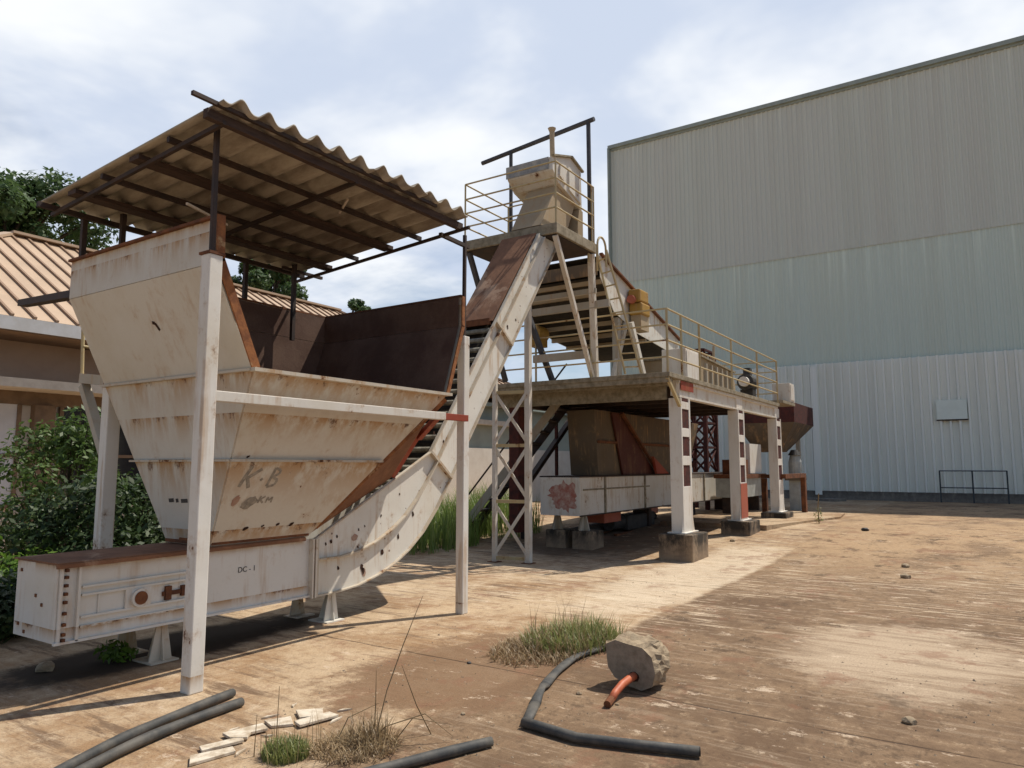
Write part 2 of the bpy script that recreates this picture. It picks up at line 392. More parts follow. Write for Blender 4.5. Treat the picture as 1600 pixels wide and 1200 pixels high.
# ------------------------------------------------------------------ receiving hopper
HX0, HX1, HY0, HY1 = 3.28, 6.40, 4.90, 7.13
hop = thing('receiving_hopper', 'big dirty cream steel hopper with a rusty dark inside under the corrugated canopy', 'hopper', (4.8, 6.0, .9))
nl = [(3.28,3.5),(3.28,3.15),(3.66,2.36)]
m = MB()
m.plate([(3.28,HY0,3.15),(3.28,HY0,3.5),(3.28,HY1,3.5),(3.28,HY1,3.15)], .012)
m.plate([(3.66,HY0,2.36),(3.28,HY0,3.15),(3.28,HY1,3.15),(3.66,HY1,2.36)], .012)
endw = m.build('end_wall', 'cream', hop)
m = MB(); m.plate([(3.92,5.75,.9),(3.66,HY0,2.36),(3.66,HY1,2.36),(3.92,6.38,.9)], .012)
low_end = m.build('lower_end_panel', 'cream', hop)
m = MB(); m.plate([(5.0,5.75,.9),(6.13,HY0,2.36),(3.66,HY0,2.36),(3.92,5.75,.9)], .012)
front = m.build('front_panel', 'cream', hop)
m = MB(); m.plate([(3.28,HY1,3.15),(3.28,HY1,3.5),(HX1,HY1,3.5),(HX1,HY1,3.15)], -.012)
m.plate([(3.66,HY1,2.36),(3.28,HY1,3.15),(HX1,HY1,3.15),(6.13,HY1,2.36)], -.012)
m.plate([(3.92,6.38,.9),(3.66,HY1,2.36),(6.13,HY1,2.36),(5.0,6.38,.9)], -.012)
m.build('back_wall', 'cream', hop)
m = MB(); m.plate([(HX1,HY0,3.15),(HX1,HY0,3.5),(HX1,HY1,3.5),(HX1,HY1,3.15)], -.012)
m.plate([(6.13,HY0,2.36),(HX1,HY0,3.15),(HX1,HY1,3.15),(6.13,HY1,2.36)], -.012)
m.plate([(5.0,5.75,.9),(6.13,HY0,2.36),(6.13,HY1,2.36),(5.0,6.38,.9)], -.012)
m.build('far_wall', 'cream', hop)
e = .02
m = MB()
def lin(pts, t):
    m.plate(pts, t)
lin([(3.28+e+.012,HY0+e,3.16),(3.28+e+.012,HY0+e,3.49),(3.28+e+.012,HY1-e,3.49),(3.28+e+.012,HY1-e,3.16)], .004)
lin([(3.66+e,HY0+e,2.37),(3.28+e+.014,HY0+e,3.155),(3.28+e+.014,HY1-e,3.155),(3.66+e,HY1-e,2.37)], .004)
lin([(3.30,HY1-e-.012,3.16),(3.30,HY1-e-.012,3.49),(6.37,HY1-e-.012,3.49),(6.37,HY1-e-.012,3.16)], .004)
lin([(3.68,HY1-e-.012,2.37),(3.31,HY1-e-.012,3.155),(6.37,HY1-e-.012,3.155),(6.11,HY1-e-.012,2.37)], .004)
lin([(HX1-e-.014,HY0+e,3.16),(HX1-e-.014,HY0+e,3.49),(HX1-e-.014,HY1-e,3.49),(HX1-e-.014,HY1-e,3.16)], .004)
lin([(6.13-e-.01,HY0+e,2.37),(HX1-e-.014,HY0+e,3.155),(HX1-e-.014,HY1-e,3.155),(6.13-e-.01,HY1-e,2.37)], .004)
m.plate([(3.95,5.80,.93),(3.70,HY0+.03,2.35),(3.70,HY1-.04,2.35),(3.95,6.34,.93)], .004)
m.plate([(3.95,5.79,.94),(3.72,HY0+.03,2.35),(6.09,HY0+.03,2.35),(4.98,5.79,.94)], .004)
m.plate([(3.95,6.34,.94),(3.72,HY1-.04,2.35),(6.09,HY1-.04,2.35),(4.98,6.34,.94)], .004)
m.plate([(4.98,5.80,.94),(6.09,HY0+.04,2.35),(6.09,HY1-.04,2.35),(4.98,6.34,.94)], .004)
tag(m.build('lining', 'inner', hop), 'dark rusty inside faces of the cream hopper', None)
# flanges
m = MB()
m.bar((3.27,HY0,3.51),(3.27,HY1,3.51), .07, .022)
m.bar((3.3,HY1+.01,3.51),(HX1,HY1+.01,3.51), .06, .022)
m.bar((HX1+.01,HY0,3.51),(HX1+.01,HY1,3.51), .06, .022)
m.build('rim_flange', 'rust', hop)
m = MB()
m.bar((3.64,HY0-.02,2.36),(3.64,HY1+.02,2.36), .06, .02)
m.bar((3.62,HY0-.035,2.36),(6.15,HY0-.035,2.36), .08, .03)
m.bar((3.79-.03,5.32-.03,1.64),(3.79-.03,6.76+.03,1.64), .05, .018)
m.bar((3.76,5.32-.03,1.64),(5.57,5.32-.03,1.64), .055, .022)
m.build('stiffener_flange', 'cream_rim', hop)
m = MB()
m.bar((3.29,HY0-.03,3.53),(3.30,HY0-.03,3.17), .016, .07, (1,0,0))
m.bar((3.30,HY0-.03,3.18),(3.665,HY0-.03,2.37), .016, .075, (1,0,0))
m.build('edge_plate', 'rustedge', hop); m = MB()
m.bar((HX1,HY0-.02,3.5),(HX1,HY0-.02,3.15), .016, .05, (1,0,0))
m.bar((HX1,HY0-.02,3.16),(6.13,HY0-.02,2.36), .016, .05, (1,0,0))
m.build('edge_plate', 'rustedge', hop)
m = MB(); m.bar((3.79,6.0,.96),(4.0,5.735,.925), .02, .02); m.bar((3.92,5.735,.92),(5.0,5.735,.92), .03, .03); m.bar((3.905,5.75,.92),(3.905,6.38,.92), .03, .03)
m.build('bottom_flange', 'rust', hop)
# skirt where the hopper meets the rising conveyor
m = MB(); m.plate([(5.0,5.752,.9),(5.99,5.0,2.16),(6.40,5.50,1.98),(6.18,5.74,1.45)], .01)
m.build('skirt_plate', 'rustcover', hop)
m = MB(); m.bar((5.06,5.72,1.0),(6.12,4.92,2.33), .02, .10, (1,-.6,0)); m.build('edge_angle', 'rustedge', hop)
m = MB(); m.bar((6.16,5.05,2.12),(6.45,5.55,1.92), .06, .06); m.bar((6.42,5.52,1.98),(6.2,5.74,1.47), .02, .11, (1,0,0))
m.build('skirt_strap', 'redox', hop)
m = MB(); m.bar((3.36,HY1,3.22),(3.62,8.95,3.40), .10, .07); m.build('outrigger_bar', 'dark', hop)
# marker writing on the lower front face (faded) and the stencil on the end panel
FN = Vector((0,-.862,-.506))
def fp(x, z): return Vector((x, 5.32 + (1.64 - z)*.581, z)) + FN*.0145
for stk in ((([(4.02,1.60),(3.985,1.51),(3.96,1.42)],.035), ([(4.13,1.575),(4.07,1.535),(4.0,1.49)],.035), ([(4.01,1.50),(4.045,1.44),(4.06,1.41)],.035)),
            (([(4.155,1.49),(4.175,1.475)],.03),),
            (([(4.275,1.585),(4.26,1.50),(4.245,1.42)],.028), ([(4.275,1.58),(4.335,1.565),(4.335,1.53),(4.27,1.505)],.026), ([(4.27,1.505),(4.34,1.475),(4.325,1.43),(4.25,1.415)],.026)),
            (([(4.235,1.335),(4.225,1.27)],.022), ([(4.285,1.33),(4.24,1.30),(4.28,1.27)],.02)),
            (([(4.31,1.27),(4.315,1.32),(4.34,1.29),(4.365,1.32),(4.37,1.27)],.018),)):
    m = MB()
    for st, w in stk: m.ribbon([fp(a, b) for a, b in st], w, FN)
    m.build('marker_letter', 'faded', front, fix=False)
def blob(cx, cz, rx, rz, tilt, nn=18, jit=.15):
    pts = []
    for k in range(nn):
        a = 2*PI*k/nn; r = 1 + R.uniform(-jit, jit)
        u, v = math.cos(a)*rx*r, math.sin(a)*rz*r
        pts.append((cx + u*math.cos(tilt) - v*math.sin(tilt), cz + u*math.sin(tilt) + v*math.cos(tilt)))
    return pts
m = MB(); p = [fp(a, b) for a, b in blob(4.13, 1.275, .085, .05, .45)]; m.add(p, [tuple(range(len(p)))]); m.build('marker_smear', 'faded', front, fix=False)
m = MB(); p = [fp(a, b) for a, b in blob(3.985, 1.30, .035, .05, -.2)]; m.add(p, [tuple(range(len(p)))]); m.build('red_smear', 'fadedred', front, fix=False)
m = MB()
for x, z, rx in ((4.21,1.04,.03),(4.39,1.05,.018),(4.56,1.055,.022),(4.72,1.045,.028),(3.93,1.68,.02)):
    p = [fp(a, b) for a, b in blob(x, z, rx, rx*.55, .3, 10, .25)]; m = MB(); m.add(p, [tuple(range(len(p)))]); m.build('rust_pit', 'hole', front, fix=False)
EN = Vector((-.985,0,-.175))
def ep(y, z): return Vector((3.66 + (2.36 - z)*.178, y, z)) + EN*.0145
m = MB()
for y0, y1 in ((6.27,6.19),(6.16,6.12),(6.08,5.98)):
    m.ribbon([ep(y0,1.285),ep(y1,1.29)], .035, EN)
m.build('stencil_marks', 'ink', low_end, fix=False)
WN = Vector((-.9,0,-.433))
def wp(y, z): return Vector((3.28 + (3.15 - z)*.481, y, z)) + WN*.0145
m = MB(); m.ribbon([wp(5.98,2.83),wp(5.94,2.82),wp(5.91,2.76)], .03, WN); m.build('gash', 'hole', endw, fix=False)

# ------------------------------------------------------------------ frame of white posts that carries the hopper
fr = thing('support_frame', 'weathered white steel posts and cross beam standing round the cream hopper', 'steel frame', (3.2, 4.85, 0))
def post(x, y, w, z1, nm='post'):
    m = MB(); m.box(x, x+w, y, y+w, 0, z1)
    p = m.build(nm, 'post', fr, .008)
    return p
p = post(3.15, 4.78, .112, 3.18); MB().box(3.14,3.275,4.77,4.905,3.18,3.2).build('cap_plate', 'rust', p)
post(6.40, 4.86, .10, 3.05)
post(3.72, 7.19, .13, 2.42); post(6.32, 7.22, .12, 2.42)
for x in (3.24, 6.45):
    pass
m = MB(); m.box(3.262,6.0,4.79,4.85,2.075,2.155); m.build('cross_beam', 'beamw', fr, .006)
m = MB(); m.box(6.0,6.40,4.795,4.845,2.08,2.15); tag(m.build('cross_beam', 'redox', fr, .004), 'rusty red end piece of the white cross beam', None)
m = MB(); m.bar((3.80,7.32,2.44),(3.80,7.86,2.50), .10, .10); m.bar((3.80,5.3,2.33),(3.80,7.3,2.33),.05,.05); m.build('bracket_beam', 'greyp', fr)
m = MB(); m.bar((3.79,7.82,2.42),(3.79,7.33,1.70), .07, .09, (1,0,0)); m.build('brace', 'greyp', fr)
m = MB(); m.tube([(3.78,7.86,2.5),(3.78,7.92,3.2)], .018); m.tube([(3.78,7.88,2.84),(4.9,7.88,2.84)], .014); m.build('rail_stub', 'yellow', fr)

# ------------------------------------------------------------------ corrugated canopy over the hopper
can = thing('corrugated_canopy', 'wavy fibre cement sheet roof on dark purlins above the cream hopper', 'canopy', (4.5, 5.9, 3.5))
CX0, CX1, CY0, CY1 = 3.0, 5.97, 4.47, 7.28
def zs(y): return 4.26 - .0766*(y - 4.52)
m = MB(); nx = 12*14; vs = []; nY = 4; pitch = (CX1-CX0)/12.2
for i in range(nx+1):
    x = CX0 + (CX1-CX0)*i/nx
    ph = 2*PI*(x-CX0)/pitch + 2.2
    w = .037*math.cos(ph) + .006*math.cos(2*ph)
    for j in range(nY):
        y = CY0 + (CY1-CY0)*j/(nY-1)
        k_ = int((x-CX0)/.745)
        if j == 0: y += .032*math.sin(k_*2.3+.4) + .006*math.sin(31*x)
        zz = zs(y) + w*(1+.12*math.sin(k_*1.9)) + .011*math.sin(k_*2.7)*(1 if j < 2 else .4) + .006*math.sin(1.7*x+j)
        vs.append((x, y, zz))
K = len(vs); th = .013
fs = [(i*nY+j, (i+1)*nY+j, (i+1)*nY+j+1, i*nY+j+1) for i in range(nx) for j in range(nY-1)]
m.add(vs + [(x, y, z-th) for x, y, z in vs], fs + [tuple(k+K for k in reversed(f)) for f in fs] +
      [(i*nY, i*nY+K, (i+1)*nY+K, (i+1)*nY) for i in range(nx)] + [(i*nY+nY-1, (i+1)*nY+nY-1, (i+1)*nY+nY-1+K, i*nY+nY-1+K) for i in range(nx)] +
      [(j, j+1, j+1+K, j+K) for j in range(nY-1)] + [(nx*nY+j, nx*nY+j+K, nx*nY+j+1+K, nx*nY+j+1) for j in range(nY-1)])
m.build('roof_sheet', 'asbestos', can, smooth=True)
def pur(y, w, h, mat, x0=CX0+.02, x1=CX1+.05, nm='purlin', dz=0):
    z = zs(y) - .062 - h/2 + dz
    MB().bar((x0,y,z),(x1,y,z), w, h).build(nm, mat, can)
pur(4.63, .055, .07, 'darkwood', 2.96); pur(4.55, .03, .03, 'dark', 2.80, 5.5, dz=.035)
pur(5.20, .035, .045, 'dark'); pur(5.68, .14, .04, 'darkwood'); pur(6.18, .035, .045, 'dark'); pur(6.68, .14, .04, 'darkwood'); pur(7.13, .04, .05, 'dark', CX0-.06)
for x in (3.10, 4.45):
    MB().bar((x,4.6,zs(4.6)-.125),(x,7.2,zs(7.2)-.125), .03, .035).build('rafter', 'dark', can)
MB().bar((6.0,4.5,zs(4.5)-.135),(6.0,7.25,zs(7.25)-.13), .03, .03).build('rafter', 'dark', can)
MB().bar((5.6,7.02,3.98),(6.22,7.02,3.98), .035, .035).build('purlin', 'dark', can)
for x, y in ((3.20,4.83),(6.44,4.9)):
    zt = zs(y) - .06 if x < 6 else 4.22
    b = 3.2 if x < 6 else 3.05
    MB().bar((x,y,b),(x + (-.02 if x < 6 else -.02),y-.02,zt), .036, .036).build('post', 'dark', can, .004)
MB().bar((5.95,4.86,4.1),(6.50,4.89,4.1), .04, .04).build('purlin', 'dark', can)
for x, y, b, t in ((3.37,7.16,3.5,4.0),(5.19,7.16,3.5,4.0),(3.64,6.97,3.0,4.05),(5.74,6.97,3.1,4.05)):
    MB().bar((x,y,b),(x,y,t), .045, .045).build('post', 'dark', can)
MB().bar((4.72,5.0,zs(5.0)-.09),(4.90,5.30,zs(5.3)-.085), .02, .02).build('sheet_hook', 'ledge', can)
MB().bar((3.42,5.55,3.80),(4.05,5.9,3.86), .02, .02).build('sheet_hook', 'ledge', can)

# ------------------------------------------------------------------ drag conveyor: trough, curve, incline, head
cv = thing('drag_conveyor', 'white bolted trough conveyor curving up from the hopper to the tower head', 'conveyor', (3.9, 6.06, .3))
Y0, Y1 = 5.75, 6.38
m = MB(); m.box(2.70,5.05,Y0,Y0+.012,.315,.865); m.box(2.70,5.05,Y1-.012,Y1,.315,.865); m.box(2.70,5.05,Y0,Y1,.305,.317)
tr = m.build('trough_side', 'trough', cv)
m = MB(); m.box(2.685,2.70,Y0,Y1,.31,.87); tag(m.build('tail_plate', 'trough', cv, .004), 'white bolted end plate of the trough', None)
m = MB(); m.plate([(2.67,Y0-.03,.875),(4.96,Y0-.03,.885),(4.96,Y1+.03,.885),(2.67,Y1+.03,.875)], .012); m.bar((2.67,Y0-.025,.862),(4.96,Y0-.025,.872),.03,.03)
m.build('trough_cover', 'rustcover', cv)
m = MB()
m.box(2.825,2.845,Y0-.03,Y0-.001,.31,.86)
for z in (.695,.635,.475,.405): m.bar((2.86,Y0-.012,z),(3.9,Y0-.012,z+.01), .02, .016)
m.box(2.985,2.995,Y0-.012,Y0-.001,.485,.625); m.box(2.70,2.722,Y0-.02,Y0-.001,.315,.86)
m.box(2.68,5.05,Y0-.03,Y0-.001,.302,.32)
m.build('trough_flange', 'trough', cv)
m = MB()
m.box(5.035,5.055,Y0-.06,Y0-.001,.29,.87); m.box(5.075,5.095,Y0-.06,Y0-.001,.29,.87); m.build('joint_flange', 'beamw', cv)
m = MB(); m.box(5.055,5.075,Y0-.045,Y0-.001,.30,.86); m.build('joint_gasket', 'rust', cv)
m = MB(); m.box(3.19,3.40,Y0-.02,Y0-.001,.475,.635); h = m.build('bearing_plate', 'beamw', cv, .004)
m = MB(); m.tube([(3.30,Y0-.02,.555),(3.30,Y0-.05,.555)], .072, 20); m.build('bearing_ring', 'beamw', h)
m = MB(); m.tube([(3.30,Y0-.0505,.555),(3.30,Y0-.056,.555)], .052, 20); m.build('shaft_end', 'rust', h)
m = MB(); m.box(3.50,3.78,Y0-.018,Y0-.001,.535,.57); m.box(3.52,3.57,Y0-.03,Y0-.001,.50,.61); m.box(3.66,3.70,Y0-.03,Y0-.001,.515,.60); m.build('take_up_screw', 'rust', cv)
for z in (.83,.78,.72,.66,.60,.52,.44,.37,.33):
    MB().box(2.734,2.756,Y0-.03,Y0-.001,z-.011,z+.011).build('bolt', 'rust', cv)
for y, z in ((6.3,.8),(6.05,.63),(5.95,.57),(6.3,.4),(6.2,.35)):
    MB().box(2.678,2.685,y-.012,y+.012,z-.012,z+.012).build('bolt', 'rust', cv)
# lettering
def text(body, size, loc, rot, mat, parent, name):
    cu = bpy.data.curves.new(name, 'FONT'); cu.body = body; cu.size = size; cu.extrude = .0008
    t = bpy.data.objects.new('tmp', cu); COL.objects.link(t)
    bpy.context.view_layer.update()
    me = bpy.data.meshes.new_from_object(t.evaluated_get(bpy.context.evaluated_depsgraph_get()))
    bpy.data.objects.remove(t); mt = Matrix.LocRotScale(Vector(loc), rot.to_quaternion(), None); me.transform(mt)
    off = Vector((0,0,0)); r = parent
    while r is not None: off += r.location; r = r.parent
    me.transform(Matrix.Translation(-off)); me.materials.clear(); me.materials.append(M[mat])
    o = bpy.data.objects.new(name, me); COL.objects.link(o); o.parent = parent; return o
from mathutils import Euler
text('DC - 1', .068, (4.215, Y0-.003, .635), Euler((PI/2, 0, 0)), 'ink', tr, 'stencil_lettering')
# feet
for x in (3.55, 5.40):
    m = MB(); m.prism([(x-.10,0),(x+.10,0),(x+.045,.30),(x-.045,.30)], 'y', Y0+.05, Y0+.065)
    m.prism([(Y0+.0,0),(Y0+.24,0),(Y0+.12,.30),(Y0+.05,.30)], 'x', x-.005, x+.005); m.box(x-.12,x+.12,Y0-.02,Y0+.26,0,.012)
    m.build('foot', 'cream_rim' if x < 4 else 'white', cv)
    m = MB(); m.prism([(x-.10,0),(x+.10,0),(x+.045,.30),(x-.045,.30)], 'y', Y1-.065, Y1-.05); m.box(x-.12,x+.12,Y1-.2,Y1+.02,0,.012)
    m.build('foot', 'cream_rim', cv)
LOW = [(5.07,.30),(5.40,.303),(5.70,.33),(6.0,.40),(6.25,.49),(6.5,.625),(6.75,.81),(7.0,1.07),(7.28,1.44),(8.67,3.33),(10.06,5.22)]
UP = [(5.07,.855),(6.87,1.76),(8.26,3.62),(9.45,5.22)]
MID = [(5.07,.66),(5.40,.655),(5.67,.685),(5.95,.765),(6.2,.88),(6.42,1.02),(6.62,1.2),(6.8,1.4),(6.96,1.61),(8.36,3.49),(9.60,5.2)]
for ya, yb in ((Y0, Y0+.012), (Y1-.012, Y1)):
    MB().prism(LOW + UP[::-1], 'y', ya, yb).build('side_plate', 'white', cv)
m = MB()
for L, dz in ((LOW, 0), (UP, 0)):
    for (a, b), (c, d) in zip(L, L[1:]): m.bar((a,Y0-.022,b),(c,Y0-.022,d), .044, .014)
for (a, b), (c, d) in zip(MID, MID[1:]): m.bar((a,Y0-.03,b),(c,Y0-.03,d), .055, .016)
m.build('edge_flange', 'cream_rim', cv)
m = MB()
for (a, b), (c, d) in (((6.87,1.76),(7.28,1.44)), ((8.26,3.62),(8.67,3.33)), ((5.10,.86),(5.10,.30))): m.bar((a,Y0-.03,b),(c,Y0-.03,d), .058, .03)
m.build('splice_flange', 'cream_rim', cv)
m = MB()
for (a, b), (c, d) in zip(LOW, LOW[1:]): m.bar((a,(Y0+Y1)/2,b),(c,(Y0+Y1)/2,d), Y1-Y0-.03, .012)
for (a, b), (c, d) in zip(MID, MID[1:]): m.bar((a,(Y0+Y1)/2,b),(c,(Y0+Y1)/2,d), Y1-Y0-.03, .012)
m.build('conveyor_bed', 'dirt', cv)
m = MB()
for (a, b), (c, d) in (((8.26,3.62),(9.45,5.22)),):
    m.bar((a-.02,(Y0+Y1)/2+.02,b+.012),(c-.02,(Y0+Y1)/2+.02,d+.012), Y1-Y0+.02, .012)
m.build('top_cover', 'rustcover', cv)
m = MB(); m.bar((8.25,Y0+.06,3.63),(8.25,Y1+.02,3.63), .04, .09); m.build('cover_lip', 'rust', cv)
# flights seen in the open stretch
u = Vector((6.87-5.6, 0, 1.76-1.12)).normalized()
k = 0
for (a, b), (c, d) in (((6.02,1.335),(6.87,1.76)), ((6.87,1.76),(8.26,3.62))):
    L = math.hypot(c-a, d-b); n = int(L/.19)
    for i in range(n):
        t = (i+.5)/n; x = a+(c-a)*t; z = b+(d-b)*t
        nx_, nz_ = (d-b)/L, -(c-a)/L
        MB().tube([(x+nx_*.07,Y0+.03,z+nz_*.07),(x+nx_*.07+R.uniform(-.02,.02),Y1-.03,z+nz_*.07)], .036, 7).build('flight', 'flight', cv)
m = MB()
for x, z, r in ((6.08,.64,.034),(5.77,.50,.034),(5.79,.47,.04),(5.43,.535,.022),(6.34,.79,.028),(6.59,1.03,.026),(6.35,1.27,.014),(6.05,1.04,.016),(5.8,.94,.012),(5.71,.91,.014),(5.32,.82,.022),(5.25,.80,.018),(5.40,.86,.018),(6.96,2.0,.022),(7.15,1.9,.018),(7.3,2.3,.018),(8.75,4.0,.03),(8.68,3.86,.025),(8.6,3.6,.03),(8.82,3.74,.022),(9.0,4.3,.02)):
    p = [(a, Y0-.0035, b) for a, b in blob(x, z, r*.7, r, .2, 12, .3)]; m = MB(); m.add(p, [tuple(range(len(p)))]); m.build('rust_pit', 'hole', cv, fix=False)
m = MB(); p = [(a, Y0-.003, b) for a, b in blob(5.65, .83, .05, .035, .3)]; m.add(p, [tuple(range(len(p)))]); p = [(a, Y0-.003, b) for a, b in blob(5.80, .455, .03, .05, .2)]; m.add(p, [tuple(range(len(p)))]); m.build('red_smear', 'fadedred', cv, fix=False)
MB().ribbon([(7.62,Y0-.003,2.38),(7.55,Y0-.003,2.22),(7.52,Y0-.003,2.12)], .025, (0,-1,0)).build('blue_marker_stroke', 'blue', cv, fix=False)
# neck and head above the tower slab
m = MB(); m.prism([(9.62,5.43),(10.14,6.26),(10.85,6.26),(10.42,5.43)], 'y', 5.79, 6.36); m.build('neck', 'tan', cv, .006)
m = MB(); m.prism([(9.90,6.44),(9.90,6.66),(10.52,6.86),(10.90,6.73),(10.92,6.02),(10.52,6.16),(10.1,6.27)], 'y', 5.73, 6.62)
hd = m.build('head_casing', 'beamw', cv, .008)
m = MB(); m.box(9.885,9.90,5.80,6.64,6.46,6.665); tag(m.build('grey_patch', 'primer', hd), 'grey primer patch on the head', None)
m = MB(); m.prism([(10.10,6.40),(10.12,6.60),(10.30,6.64),(10.30,6.30)], 'y', 5.70, 5.73); m.prism([(10.42,6.25),(10.42,6.62),(10.84,6.56),(10.84,6.12)], 'y', 5.70, 5.73); m.build('hatch', 'beamw', hd)
m = MB(); m.bar((9.88,5.71,6.67),(10.52,5.71,6.87),.05,.03); m.bar((10.52,5.71,6.87),(10.93,5.71,6.74),.05,.03); m.build('lid_flange', 'slabst', hd)
m = MB(); m.prism([(10.66,5.43),(10.93,5.43),(10.93,6.02),(10.80,6.02)], 'y', 5.72, 6.4); m.build('discharge_leg', 'tan', cv)
m = MB(); m.tube([(10.55,6.1,6.80),(10.50,6.08,7.1),(10.49,6.08,7.42)], .045, 8); m.tube([(10.49,6.08,7.40),(10.49,6.08,7.47)], [.045,.075], 8); m.build('vent_pipe', 'tan', cv)

# ------------------------------------------------------------------ head tower
tw = thing('head_tower', 'splayed steel tower with railed top platform under the conveyor head', 'tower', (10.6, 6.3, 3.15))
TX0, TX1, TY0, TY1, TZ = 9.62, 11.02, 5.50, 7.36, 5.42
m = MB(); m.box(TX0,TX1,TY0,TY1,5.25,TZ); m.build('platform', 'slabst', tw, .01)
m = MB(); m.box(TX0+.04,TX1-.04,TY0+.04,TY1-.04,5.235,5.248); m.build('platform_underside', 'dark', tw)
for a, b, w in (((9.69,5.57,5.24),(11.55,5.88,3.15),.075), ((10.93,5.57,5.24),(11.62,5.86,3.15),.10), ((9.70,7.28,5.24),(11.10,7.46,3.15),.08), ((10.95,7.25,5.24),(11.62,6.75,3.15),.09)):
    MB().bar(a, b, w, w, (0,1,0)).build('leg', 'beamw' if a[1] < 6 else 'bluedark', tw, .006)
for x, ya, yb, z, h in ((11.12,5.58,6.85,4.63,.09),(11.2,5.36,6.92,4.40,.13),(11.35,5.9,7.0,3.56,.14)):
    MB().bar((x,ya,z),(x,yb,z), .06, h).build('tie_beam', 'greyp', tw)
def rail(points, posts, zbase, hts, r, parent, mat, thick=None, name='guard_rail'):
    m = MB()
    for h in hts:
        for a, b in zip(points, points[1:]): m.tube([(a[0],a[1],zbase+h),(b[0],b[1],zbase+h)], r, 6)
    for x, y in posts: m.tube([(x,y,zbase),(x,y,zbase+max(hts))], thick or r*1.2, 6)
    return m.build(name, mat, parent)
rail([(TX1-.05,TY0+.03),(TX0+.03,TY0+.03),(TX0+.03,TY1-.03),(TX1-.03,TY1-.03),(TX1-.03,TY0+.45)], [(TX1-.05,TY0+.03),(10.9,TY0+.03),(TX0+.03,TY0+.03),(TX0+.03,TY1-.03),(TX1-.03,TY1-.03),(TX1-.03,TY0+.45)], TZ, (1.02,.75,.50,.26), .014, tw, 'yellow')
m = MB(); m.tube([(TX1-.09,TY0+.08,TZ),(TX1-.11,TY0+.08,7.62)], .04, 8); m.build('hoist_post', 'bluedark', tw)
m = MB(); m.tube([(11.05,TY1-.05,TZ),(11.05,TY1-.05,7.55)], .035, 8); m.build('hoist_post', 'bluedark', tw)
d = (Vector((11.06,7.31,7.56)) - Vector((10.91,5.58,7.64)))
m = MB(); m.tube([Vector((10.91,5.58,7.64)) - d*.07, Vector((11.06,7.31,7.56)) + d*.42], .042, 10); m.build('hoist_beam', 'bluedark', tw)
# ladder from the lower deck
ld = thing('ladder', 'yellow steel ladder with hooped grips leaning on the head tower', 'ladder', (11.4, 5.0, 3.15))
A0, A1, C0, C1 = Vector((11.36,5.16,3.16)), Vector((11.20,5.58,5.3)), Vector((11.46,4.90,3.16)), Vector((11.06,5.34,5.3))
m = MB(); m.tube([A0,A1],.022,6).tube([C0,C1],.022,6); m.build('stringer', 'yellow', ld)
for i in range(9):
    t = (i+.5)/9; MB().tube([A0.lerp(A1,t), C0.lerp(C1,t)], .014, 6).build('rung', 'yellow', ld)
for P0, sgn in ((A1,1),(C1,-1)):
    pts = [P0 + Vector((-.02+.0*i, .0, 0)) + Vector((.16*math.cos(PI*i/10)-.16, 0, .16*math.sin(PI*i/10)*1.1)) for i in range(11)]
    MB().tube([P0-Vector((0,0,.3))]+pts+[pts[-1]-Vector((0,0,.22))], .02, 6).build('grip_hoop', 'yellow', ld)

# ------------------------------------------------------------------ lower deck on battened pillars
dk = thing('machine_deck', 'raised steel deck on battened white pillars carrying yellow handrails', 'platform', (15, 6, .4))
m = MB(); m.box(11.40,18.95,4.38,8.3,3.07,3.15); m.build('deck_plate', 'slabst', dk, .006)
m = MB()
m.box(11.95,18.9,4.42,4.54,3.02,3.068); m.box(11.95,18.9,4.42,4.54,2.77,2.805); m.box(11.95,18.9,4.47,4.49,2.805,3.02)
m.build('edge_beam', 'beamw', dk)
m = MB(); m.box(11.93,11.99,4.66,8.2,2.74,3.068); m.box(11.55,11.62,4.42,8.2,2.95,3.068); m.box(11.42,11.46,4.42,8.25,2.98,3.068)
m.build('end_beam', 'slabst', dk)
for x in (12.9,13.9,14.9,16.0,17.0,18.0): MB().box(x,x+.08,4.6,8.2,2.85,3.068).build('joist', 'dark', dk)
MB().box(12.1,18.8,7.75,7.9,2.75,3.06).build('rear_beam', 'dark', dk)
def pillar(x, y, first):
    zt = 2.765 if y > 5 else 3.066
    m = MB(); w = .46; dpt = .22
    if y < 5:
        m.box(x,x+.05,y,y+dpt,.45,2.76); m.box(x+w-.07,x+w,y,y+dpt,.45,2.76)
        zz = [(.45,1.24),(1.60,1.76),(2.09,2.24),(2.57,2.70)]
        for a, b in zz: m.box(x+.05,x+w-.07,y+.002,y+.012,a,b)
        m.prism([(x-.05,.45),(x+.01,.78),(x+.01,.45)], 'y', y+.01, y+.03); m.prism([(x+w+.10,.45),(x+w,.80),(x+w-.01,.45)], 'y', y+.01, y+.03)
        m.box(x-.07,x+w+.12,y-.05,y+dpt+.05,.45,.47)
        p = m.build('pillar', 'pilwhite', dk, .005)
        MB().box(x+.05,x+w-.07,y+.014,y+.03,.47,2.76).build('pillar_web', 'maroon', p)
        MB().box(x+.02,x+w-.02,y+.03,y+dpt-.03,2.805,3.02).build('pillar_head', 'pilwhite', p)
    else:
        m.box(x,x+w,y,y+dpt,.3,2.75); p = m.build('pillar', 'maroon', dk)
    return p
P1 = pillar(11.96,4.405,1); P2 = pillar(15.34,4.405,0); P3 = pillar(18.62,4.405,0)
for x in (11.98,15.3,18.6): pillar(x, 7.75, 0)
tag(MB().box(15.33,15.81,4.395,4.40,.50,1.22).build('red_panel', 'red', P2), 'faded red paint low on the middle pillar', None)
tag(MB().box(12.0,12.62,4.405,4.418,2.90,3.06).build('red_panel', 'redox', P1), 'red oxide patch at the top of the near pillar', None)
